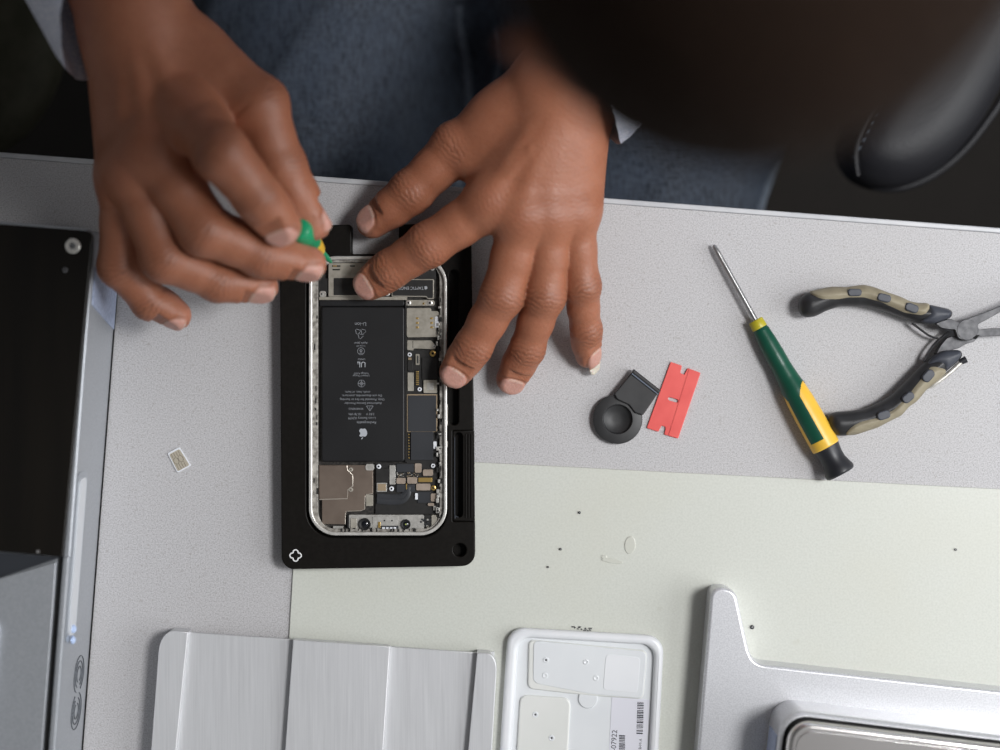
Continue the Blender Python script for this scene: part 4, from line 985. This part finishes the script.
def knuckle_skin(V, disp, col, jp, d, amp=1.0):
    q = V - jp; d = unit(d); u = q @ d; up = np.array((0, 0, 1.0)); n = unit(up - (up @ d) * d); w = q @ np.cross(d, n)
    m_ = np.exp(-(u / 0.008) ** 2 - (w / 0.008) ** 2) * (q @ n > 0.0)
    cr = (0.5 + 0.5 * np.cos(2 * np.pi * (u + 0.0006 * np.sin(w * 1100)) / 0.0026)) ** 3
    disp += -0.00022 * amp * cr * m_; kk = m_ * (0.16 + 0.16 * cr)
    col[:] = col * (1 - kk[:, None]) + np.array([0.25, 0.085, 0.05]) * kk[:, None]
for g in (ixL, mdL, rgL, pkL): knuckle_skin(VL, dL, cL, g.P[0] + np.array((0, 0, g.R[0])), g.P[1] - g.P[0])
# longer fine wrinkles running across the back of the hand
def crinkle(V, N, disp, amp):
    x, y, z = V[:, 0], V[:, 1], V[:, 2]
    g = np.sin(2100 * (y + 0.25 * x) + 3 * np.sin(240 * x) + 2 * np.sin(310 * y)) * np.sin(900 * x + 2 * np.sin(380 * y))
    disp += amp * g * (N[:, 2] > 0)
crinkle(VL, NL, dL, 0.00005)
pk_u, pk_w, pk_h = pkL.locals(VL); fe = (pk_u > 0.0056) & (pk_h > 0.0010) & (np.abs(pk_w) < 0.0055) & (pk_u < 0.013)
cL[fe] = (0.66, 0.60, 0.52)
VL = VL + NL * dL[:, None]

# ---- the raised hand holding the small green tool (left in the picture)
thR = Finger([J(190, 58, 70), J(258, 106, 80), J(280, 166, 75), J(313, 222, 66.5)], [18, 15.0, 12.6, 9.3], (0.75, 0.2, -0.1), (12, 0.85), 10)
ixR = Finger([J(188, 112, 88), J(222, 154, 112), J(257, 196, 101), J(281, 226, 90)], [15, 13.4, 11.6, 9.8], (-0.25, -0.45, 0.8), (10.8, 0.84), 8)
mdR = Finger([J(150, 148, 88), J(205, 230, 86), J(262, 255, 75), J(308, 264, 66)], [15, 13.0, 11.0, 9.0], (-0.20, -0.80, 0.45), (12.5, 0.86), 7)
rgR = Finger([J(130, 166, 82), J(165, 258, 77), J(218, 281, 65), J(261, 286.5, 57)], [13.5, 12.0, 10.2, 8.6], (-0.20, -0.78, 0.50), (12.5, 0.86), 7)
pkR = Finger([J(124, 178, 72), J(120, 266, 60), J(150, 301, 50), J(176, 315, 45)], [12.5, 10.8, 9.4, 7.8], (-0.45, -0.70, 0.40), (10, 0.86), 7)
wrR = J(136, 30, 78)
palmR = [(wrR, J(188, 110, 84), 20, 14), (wrR, J(152, 145, 84), 20, 14.5), (J(132, 36, 76), J(133, 162, 78), 17.5, 13.5), (J(128, 40, 72), J(125, 178, 68), 17, 12.5),
         (J(150, 28, 72), J(190, 60, 70), 20, 17), (J(190, 60, 70), J(238, 96, 74), 16, 12.5), (J(200, 80, 72), J(232, 118, 78), 12, 9), (J(128, 100, 62), J(128, 165, 58), 13, 11),
         (J(134, 30, 76), J(108, -50, 82), 22, 25), (J(142, 24, 72), J(120, -50, 80), 20, 25), (J(110, -50, 81), wrR + (elR - wrR) * 0.5, 25, 31),
         (J(196, 112, 62), J(236, 172, 58), 10, 7)]
knR = [(J(187, 112, 91), 12.5), (J(152, 148, 91), 12.5), (J(131, 166, 85), 12), (J(124, 180, 75), 11)]
tendR = [(J(180, 105, 97), J(140, 30, 96), 3, 2.5), (J(150, 138, 97), J(132, 30, 96), 3, 2.4), (J(124, 155, 92), J(124, 32, 94), 2.8, 2.2)]
VR, QR, NR, dR, cR = build_hand([thR, ixR, mdR, rgR, pkR], palmR, (-0.27, 0.015, 0.03), (-0.075, 0.295, 0.13), 0.00085, tendR, (), knR)
for g in (ixR, mdR, rgR): knuckle_skin(VR, dR, cR, g.P[0] + np.array((0, 0, g.R[0])), g.P[1] - g.P[0], 0.6)
# folds where the thumb leaves the palm
crinkle(VR, NR, dR, 0.00004)
VR = VR + NR * dR[:, None]

# ---- the rest of the body, coarse
HC = np.array((0.073, 0.156, 0.450))         # head centre
fwd = unit(np.array((-0.25, -0.72, -0.72))); upv = unit(np.array((-0.10, -0.62, 0.78)) - (np.array((-0.10, -0.62, 0.78)) @ fwd) * fwd); rgt = np.cross(fwd, upv)
HR = np.stack([rgt, -fwd, upv], 1).astype(np.float32)   # columns: side, back, crown
def hd(s_, b_, u_): return HC + rgt * s_ - fwd * b_ + upv * u_
NK0 = hd(0, 0.035, -0.07); NK1 = np.array((0.045, 0.355, 0.285))
shR = np.array((-0.135, 0.43, 0.255)); shL = np.array((0.225, 0.40, 0.255))
HIPZ = -0.16
def body_f(p):
    d = ell(p, hd(0, 0.012, 0.02), (0.073, 0.093, 0.089), HR)
    d = smin(d, ell(p, hd(0, -0.035, -0.045), (0.060, 0.058, 0.072), HR), 0.03)         # jaw and face
    d = smin(d, ell(p, hd(0, -0.062, -0.095), (0.026, 0.024, 0.02), HR), 0.02)           # chin
    d = smin(d, cone(p, hd(0, -0.088, -0.002), hd(0, -0.112, -0.036), 0.009, 0.013), 0.012)   # nose
    for s_ in (-1, 1):
        d = smin(d, cone(p, hd(s_ * 0.012, -0.098, -0.038), hd(s_ * 0.013, -0.096, -0.040), 0.009, 0.008), 0.008)
        d = np.maximum(d, -(cone(p, hd(s_ * 0.032, -0.098, -0.002), hd(s_ * 0.034, -0.098, -0.002), 0.013, 0.013)))
        d = smin(d, ell(p, hd(s_ * 0.032, -0.083, -0.002), (0.0125, 0.012, 0.0115), HR), 0.003)
        d = smin(d, cone(p, hd(s_ * 0.016, -0.092, 0.018), hd(s_ * 0.048, -0.080, 0.018), 0.007, 0.006), 0.008)
        d = smin(d, ell(p, hd(s_ * 0.077, 0.010, -0.015), (0.009, 0.019, 0.032), HR), 0.006)
    d = smin(d, cone(p, hd(-0.018, -0.098, -0.066), hd(0.018, -0.098, -0.066), 0.007, 0.007), 0.006)
    d = smin(d, cone(p, NK0, NK1, 0.056, 0.060), 0.03)
    # torso, shoulders, arms, legs
    t = cone(p, np.array((0.045, 0.42, 0.20)), np.array((-0.02, 0.47, -0.06)), 0.115, 0.115)
    t = smin(t, cone(p, shR, shL, 0.062, 0.062), 0.07)
    t = smin(t, cone(p, np.array((-0.11, 0.50, HIPZ)), np.array((0.07, 0.50, HIPZ)), 0.105, 0.105), 0.06)
    d = smin(d, t, 0.04)
    for sh, el, wr in ((shR, elR, wrR + (elR - wrR) * 0.45), (shL, elL, wrL + (elL - wrL) * 0.45)):
        d = smin(d, cone(p, sh, el, 0.050, 0.040), 0.03); d = smin(d, cone(p, el, wr, 0.040, 0.026), 0.012)
    for s_ in (-1, 1):
        x0 = -0.021 + s_ * 0.085; kx = -0.021 + s_ * 0.10
        d = smin(d, cone(p, np.array((x0, 0.48, HIPZ)), np.array((kx, -0.02, HIPZ - 0.005)), 0.082, 0.060), 0.02)
        d = smin(d, cone(p, np.array((kx, -0.02, HIPZ - 0.005)), np.array((kx, 0.03, -0.60)), 0.056, 0.040), 0.03)
        d = smin(d, cone(p, np.array((kx, 0.03, -0.66)), np.array((kx, -0.10, -0.70)), 0.040, 0.028), 0.03)
    return d
VB, QB = nets(body_f, (-0.36, -0.20, -0.74), (0.36, 0.66, 0.52), 0.005, slack=1.6, pad=0.03); VB = relax(VB, QB, 2)
cB = np.tile(SKIN, (len(VB), 1))
q = (VB - HC) @ HR
eye = [np.linalg.norm(VB - hd(s_ * 0.032, -0.094, -0.002), axis=1) for s_ in (-1, 1)]
for e in eye: cB[e < 0.009] = (0.75, 0.72, 0.68); 
for e in eye: cB[e < 0.0045] = (0.03, 0.015, 0.01)
lips = (np.abs(q[:, 0]) < 0.024) & (np.abs(q[:, 2] + 0.066) < 0.009) & (q[:, 1] < -0.09); cB[lips] = (0.30, 0.10, 0.08)
nb = len(VB); nl = len(VL)
Vall = np.concatenate([VB, VL, VR]); Qall = np.concatenate([QB, QL + nb, QR + nb + nl]); Call = np.concatenate([cB, cL, cR])
person = link('person', to_mesh(Vall, Qall, Call), M['skin'], None, origin=(-0.02, 0.48, -Z0))
tag(person, 'seated person in pale shirt and blue jeans leaning over the phone, holding a small tool', 'person')

# hair
def hair_f(p):
    d = ell(p, hd(0, 0.016, 0.024), (0.0775, 0.097, 0.0935), HR)
    q = (p - HC.astype(np.float32)) @ HR
    cut = np.maximum(-(q[:, 2] + 0.02) - 0.75 * (q[:, 1] - 0.02), -(q[:, 2] + 0.060))
    front = -(q[:, 1] + 0.070) - 0.0 * q[:, 2]
    return np.maximum(np.maximum(d, cut), np.where(q[:, 2] < 0.055, front, -1))
def hdisp(V):
    n = 0.0014 * np.sin(V[:, 0] * 900 + 3 * np.sin(V[:, 1] * 300)) * np.sin(V[:, 1] * 850) * np.sin(V[:, 2] * 800); return n
link('hair', implicit(hair_f, HC - 0.13, HC + 0.13, 0.0028, 1, hdisp), M['hair'], person)

# shirt: torso and sleeves, ending at the cuffs
cuffR0 = J(100, -14, 80); cuffL0 = J(605, 62, 49)
def sleeve(p, el, wr, r1): return cone(p, el, wr, 0.052, r1)
dirR = unit(J(128, 30, 78) - elR); dirL = unit(J(566, 92, 46) - elL)
cR_ = J(84, 30, 78); cL_ = J(603, 108, 44)
def shirt_f(p):
    t = cone(p, np.array((0.045, 0.42, 0.20)), np.array((-0.02, 0.47, -0.06)), 0.127, 0.130)
    t = smin(t, cone(p, shR, shL, 0.074, 0.074), 0.07)
    t = smin(t, cone(p, np.array((-0.09, 0.49, HIPZ + 0.04)), np.array((0.05, 0.49, HIPZ + 0.04)), 0.118, 0.118), 0.05)
    t = smin(t, cone(p, NK1, NK1 + (NK0 - NK1) * 0.3, 0.070, 0.066), 0.02)
    a1 = smin(cone(p, shR, elR, 0.066, 0.056), cone(p, elR, eR, 0.056, 0.0335), 0.012)
    a2 = smin(cone(p, shL, elL, 0.066, 0.056), cone(p, elL, eL, 0.056, 0.0320), 0.012)
    hol = 1e9
    for el, e_, di, r in ((elR, eR, dirR, 0.0325), (elL, eL, dirL, 0.0310)):
        pl_ = (p - e_.astype(np.float32)) @ di.astype(np.float32)
        if el is elR: a1 = np.maximum(a1, pl_)
        else: a2 = np.maximum(a2, pl_)
    d = smin(smin(t, a1, 0.03), a2, 0.03)
    fold = 0.0022 * np.sin(p[:, 0] * 60 + 90 * p[:, 1] + 2 * np.sin(p[:, 2] * 50)) * np.sin(p[:, 2] * 80 + p[:, 1] * 60)
    d = d + fold
    return d
eR = wrR + (elR - wrR) * 0.33; eL = wrL + (elL - wrL) * 0.20
sh_me = implicit(shirt_f, (-0.36, 0.10, -0.30), (0.36, 0.66, 0.38), 0.0040, 2, None, slack=1.6, pad=0.03)
shirt = link('shirt', sh_me, M['shirt'], person)
def cuff(e_, el, r, w_, sk, am):
    a = Vector(unit(e_ - el)); s0 = Vector(e_) - a * w_; n = 56; bm = bmesh.new(); rings = []
    _, s, u = frame_of(a)
    for t, rr in ((0, r + .0012), (0.15, r + .0016), (0.9, r + .0010), (1.0, r), (0.95, r - .0016), (0.1, r - .0014)):
        rings.append([bm.verts.new(s0 + a * (w_ * t + (am * t) * ((s * math.cos(2 * math.pi * i / n) + u * math.sin(2 * math.pi * i / n)).dot(Vector(sk)) - 0.9)) + (s * math.cos(2 * math.pi * i / n) + u * math.sin(2 * math.pi * i / n)) * (rr + 0.0007 * math.sin(i * 0.7 + t) + 0.0004 * math.sin(i * 1.9))) for i in range(n)])
    for k in range(len(rings)):
        A, Bq = rings[k], rings[(k + 1) % len(rings)]
        for i in range(n): bm.faces.new((A[i], A[(i + 1) % n], Bq[(i + 1) % n], Bq[i]))
    return bm_mesh(bm, 60)
CUFFS = [(J(133, 52, 78), elR, 0.0315, 0.085, (-0.85, 0.1, -0.5), 0.030), (J(579, 106, 46), elL, 0.0275, 0.055, (0.85, -0.35, -0.40), 0.011)]
for e_, el, r, w_, sk, am in CUFFS:
    link('cuff', cuff(e_, el, r, w_, sk, am), M['shirt'], shirt)

# jeans
def jeans_f(p):
    d = cone(p, np.array((-0.12, 0.50, HIPZ)), np.array((0.08, 0.50, HIPZ)), 0.112, 0.112)
    for s_ in (-1, 1):
        x0 = -0.021 + s_ * 0.090; kx = -0.021 + s_ * 0.100
        d = smin(d, cone(p, np.array((x0, 0.48, HIPZ)), np.array((kx, -0.02, HIPZ - 0.005)), 0.094, 0.084), 0.045)
        d = smin(d, cone(p, np.array((kx, -0.02, HIPZ - 0.005)), np.array((kx, 0.03, -0.62)), 0.078, 0.062), 0.03)
    x, y, z = p[:, 0], p[:, 1], p[:, 2]
    w1 = np.sin(36 * (y * 1.0 + 0.55 * x) + 1.2 * np.sin(22 * x)) ; w2 = np.sin(75 * (y * .8 - 0.5 * x) + 2.1 * np.sin(30 * x + 1))
    d = d - 0.0085 * np.maximum(w1, 0) ** 3 - 0.0045 * np.maximum(w2, 0) ** 4
    hem = -(z + 0.655)
    top = (z + 0.035)
    return np.maximum(np.maximum(d, hem), top)
je = implicit(jeans_f, (-0.28, -0.13, -0.72), (0.22, 0.64, 0.0), 0.0045, 2, None, slack=1.8, pad=0.03)
jeans = link('jeans', je, M['denim'], person)
# raised seams laid on the jeans surface
from mathutils.bvhtree import BVHTree
jb = bmesh.new(); jb.from_mesh(je); jt = BVHTree.FromBMesh(jb); jb.free()
off = Vector((0, 0, Z0)) - wloc(jeans)
def drape(pts, lift=0.0):
    out = []
    for x, y in pts:
        h = jt.ray_cast(Vector((x, y, 0.1)) + off, Vector((0, 0, -1)))[0]
        if h is not None: h = h - off; out.append((h.x, h.y, h.z + lift))
    return out
for nm, pa in (('inner_seam', [(456, -10), (459, 20), (464, 45), (465, 70), (466, 90), (463, 120), (455, 160), (450, 200)]), ('side_seam', [(800, 120), (788, 160), (776, 190), (768, 215)]), ('fly_stitching', [(496, 20), (500, 50), (492, 75), (480, 95)])):
    dp = drape([(W(x, y, -0.075)[0], W(x, y, -0.075)[1]) for x, y in pa], 0.0006)
    if len(dp) > 2: link(nm, tube(dp, 0.0030 if nm != 'fly_stitching' else 0.0013, 8, 0.7), M['denimseam'], jeans)
for s_ in (-1, 1):
    kx = -0.021 + s_ * 0.100
    def shoe_f(p, kx=kx):
        d = smin(cone(p, np.array((kx, 0.04, -0.685)), np.array((kx, -0.13, -0.70)), 0.050, 0.036), cone(p, np.array((kx, 0.03, -0.66)), np.array((kx, 0.03, -0.63)), 0.05, 0.046), 0.02)
        return np.maximum(d, -(p[:, 2] + 0.737))
    link('shoe', implicit(shoe_f, (kx - 0.07, -0.18, -0.74), (kx + 0.07, 0.11, -0.56), 0.005, 1, None, slack=1.6, pad=0.02), M['shoe'], person)

# ================================================================ the tool held in the finger tips
tl = thing('handheld_driver', 'small bright green and yellow driver pinched between the raised fingertips', 'screwdriver', W(303, 226, 0.089))
H0 = Vector(W(298.5, 228, 0.078)); H1 = Vector(W(331, 262, 0.020)); HLn = (H1 - H0).length
link('handle', lathe(H0, H1, [(0, .0040), (.0008, .0052), (.003, .0060), (.010, .0060), (.018, .0054), (.024, .0046)], 36), M['brightgreen'], tl)
link('collar', lathe(H0, H1, [(.024, .0046), (.030, .0042), (.036, .0034), (.040, .0024)], 28), M['yellow'], tl)
link('shaft', lathe(H0, H1, [(.040, .0017), (HLn * .86, .0015), (HLn, .0008)], 18), M['brightgreen'], tl)

# ================================================================ chair
ch = thing('office_chair', 'black leather office chair with stitched padded arms under the person', 'chair', (0.0, 0.45, -Z0))
def CP(pts, h): return PL(pts, h)
armR = rpoly(CP([(1015, 70), (985, 125), (950, 165), (905, 190), (868, 186), (846, 168), (838, 140), (866, 80), (905, 0), (960, -120), (1010, -230), (1160, -230), (1090, -60)], -0.07), 0.012, 4)
link('arm_pad', pillow(armR, -0.115, -0.062, 0.024, 0.003, 2), M['leather'], ch)
pip = [W(x, y, -0.085) for x, y in ((1030, 40), (1004, 95), (985, 124), (962, 152), (935, 174), (905, 187), (876, 187), (853, 172), (848, 155))]
link('piping', tube(pip, 0.0022, 8), M['leather'], ch)
link('pad_seam', tube([W(x, y, -0.0655) for x, y in ((858, 176), (856, 150), (864, 125), (882, 92), (905, 45), (930, -5))], 0.0014, 6), M['leather'], ch)
st_ = [tube([W(854 + k * 4.2 + .012 * k * k, 158 - k * 8.5, -0.0655), W(856 + k * 4.2 + .012 * k * k, 154 - k * 8.5, -0.0652)], 0.0007, 5, 1, 1) for k in range(16)]
stm = join(st_); link('stitching', stm, M['denimseam'], ch)
armL = rpoly(CP([(-70, 150), (-40, 160), (-10, 150), (25, 120), (48, 80), (62, 20), (70, -60), (80, -200), (-20, -220), (-60, -60)], -0.07), 0.012, 4)
olive_l = noisy('dark_olive_leather', (0.020, 0.019, 0.011), (0.030, 0.028, 0.018), 90, 0.75, spec=0.2)  # left pad more olive and less glossy than the right
link('arm_pad', pillow(armL, -0.115, -0.075, 0.020, 0.003, 2), olive_l, ch)
seat = rrect(-0.27, 0.13, 0.21, 0.62, 0.06, 6)
link('seat', pillow(seat, -0.39, -0.300, 0.035, 0.008, 2), M['leather'], ch)
link('backrest', pillow(rrect(-0.25, 0.66, 0.19, 0.74, 0.03, 6), -0.22, 0.30, 0.03, 0.008, 2), M['leather'], ch)
for s_, x in ((-1, -0.285), (1, 0.235)):
    link('arm_post', tube([(x, 0.40, -0.10), (x, 0.40, -0.24), (x * 0.9, 0.38, -0.34)], 0.016, 12), M['cap'], ch)
link('gas_column', lathe((-0.03, 0.36, -0.70), (-0.03, 0.36, 0), [(0, .03), (.2, .03), (.2, .02), (.36, .02)], 20), M['cap'], ch)
for k in range(5):
    t = k * 2 * math.pi / 5 + 0.3; e = Vector((-0.03 + 0.28 * math.cos(t), 0.36 + 0.28 * math.sin(t), -0.68))
    link('base_leg', tube([(-0.03, 0.36, -0.65), tuple((e + Vector((-0.03, 0.36, -0.65))) / 2 + Vector((0, 0, .005))), tuple(e)], [0.022, 0.018, 0.013], 10), M['cap'], ch)
    link('caster', lathe(e + Vector((0, -0.012, -0.033)), e + Vector((0, 0.1, -0.033)), [(0, .02), (.004, .026), (.02, .026), (.024, .02)], 20), M['cap'], ch)
# ================================================================ camera, light
cam = bpy.data.cameras.new('camera'); co = bpy.data.objects.new('camera', cam); C.objects.link(co); SC.camera = co
co.location = (0, 0, Z0 + D); cam.sensor_width = 36; cam.sensor_fit = 'HORIZONTAL'; cam.lens = 36 * FPX / 1000
cam.clip_start = 0.02; cam.dof.use_dof = True; cam.dof.focus_distance = D - 0.012; cam.dof.aperture_fstop = 2.4
def area(name, loc, target, sx, sy, power, col):
    l = bpy.data.lights.new(name, 'AREA'); l.shape = 'RECTANGLE'; l.size = sx; l.size_y = sy; l.energy = power; l.color = col
    o = bpy.data.objects.new(name, l); C.objects.link(o); o.location = loc
    o.rotation_euler = (Vector(target) - Vector(loc)).to_track_quat('-Z', 'Y').to_euler(); return o
area('ceiling_lamp', (1.0, 0.15, Z0 + 1.7), (0, 0, Z0), 0.45, 0.45, 42, (0.985, 0.985, 0.99))
area('window_light', (1.6, -0.2, Z0 + 0.9), (0, 0, Z0), 1.2, 1.0, 24, (0.96, 0.98, 1.0))
area('far_window_light', (0.5, 2.3, Z0 + 1.2), (0, 0, Z0), 1.4, 0.9, 9, (0.85, 0.92, 1.0))
w = bpy.data.worlds.new('world'); SC.world = w; w.use_nodes = True
bg = w.node_tree.nodes['Background']; bg.inputs['Strength'].default_value = 0.50
nt = w.node_tree; tc = nt.nodes.new('ShaderNodeTexCoord'); cr = nt.nodes.new('ShaderNodeValToRGB')
dt = nt.nodes.new('ShaderNodeVectorMath'); dt.operation = 'DOT_PRODUCT'; dt.inputs[1].default_value = (0.34, -0.32, -0.18)
ad = nt.nodes.new('ShaderNodeMath'); ad.operation = 'ADD'; ad.inputs[1].default_value = 0.5
nt.links.new(tc.outputs['Generated'], dt.inputs[0]); nt.links.new(dt.outputs['Value'], ad.inputs[0])
nt.links.new(ad.outputs[0], cr.inputs['Fac']); nt.links.new(cr.outputs['Color'], bg.inputs['Color'])
cr.color_ramp.elements[0].position = 0.05; cr.color_ramp.elements[0].color = (0.10, 0.10, 0.10, 1)
cr.color_ramp.elements[1].position = 0.90; cr.color_ramp.elements[1].color = (0.97, 0.98, 1.0, 1)
SC.view_settings.view_transform = 'Standard'; SC.view_settings.look = 'None'; SC.view_settings.gamma = 1
SC.view_settings.exposure = -0.62; SC.view_settings.use_curve_mapping = False
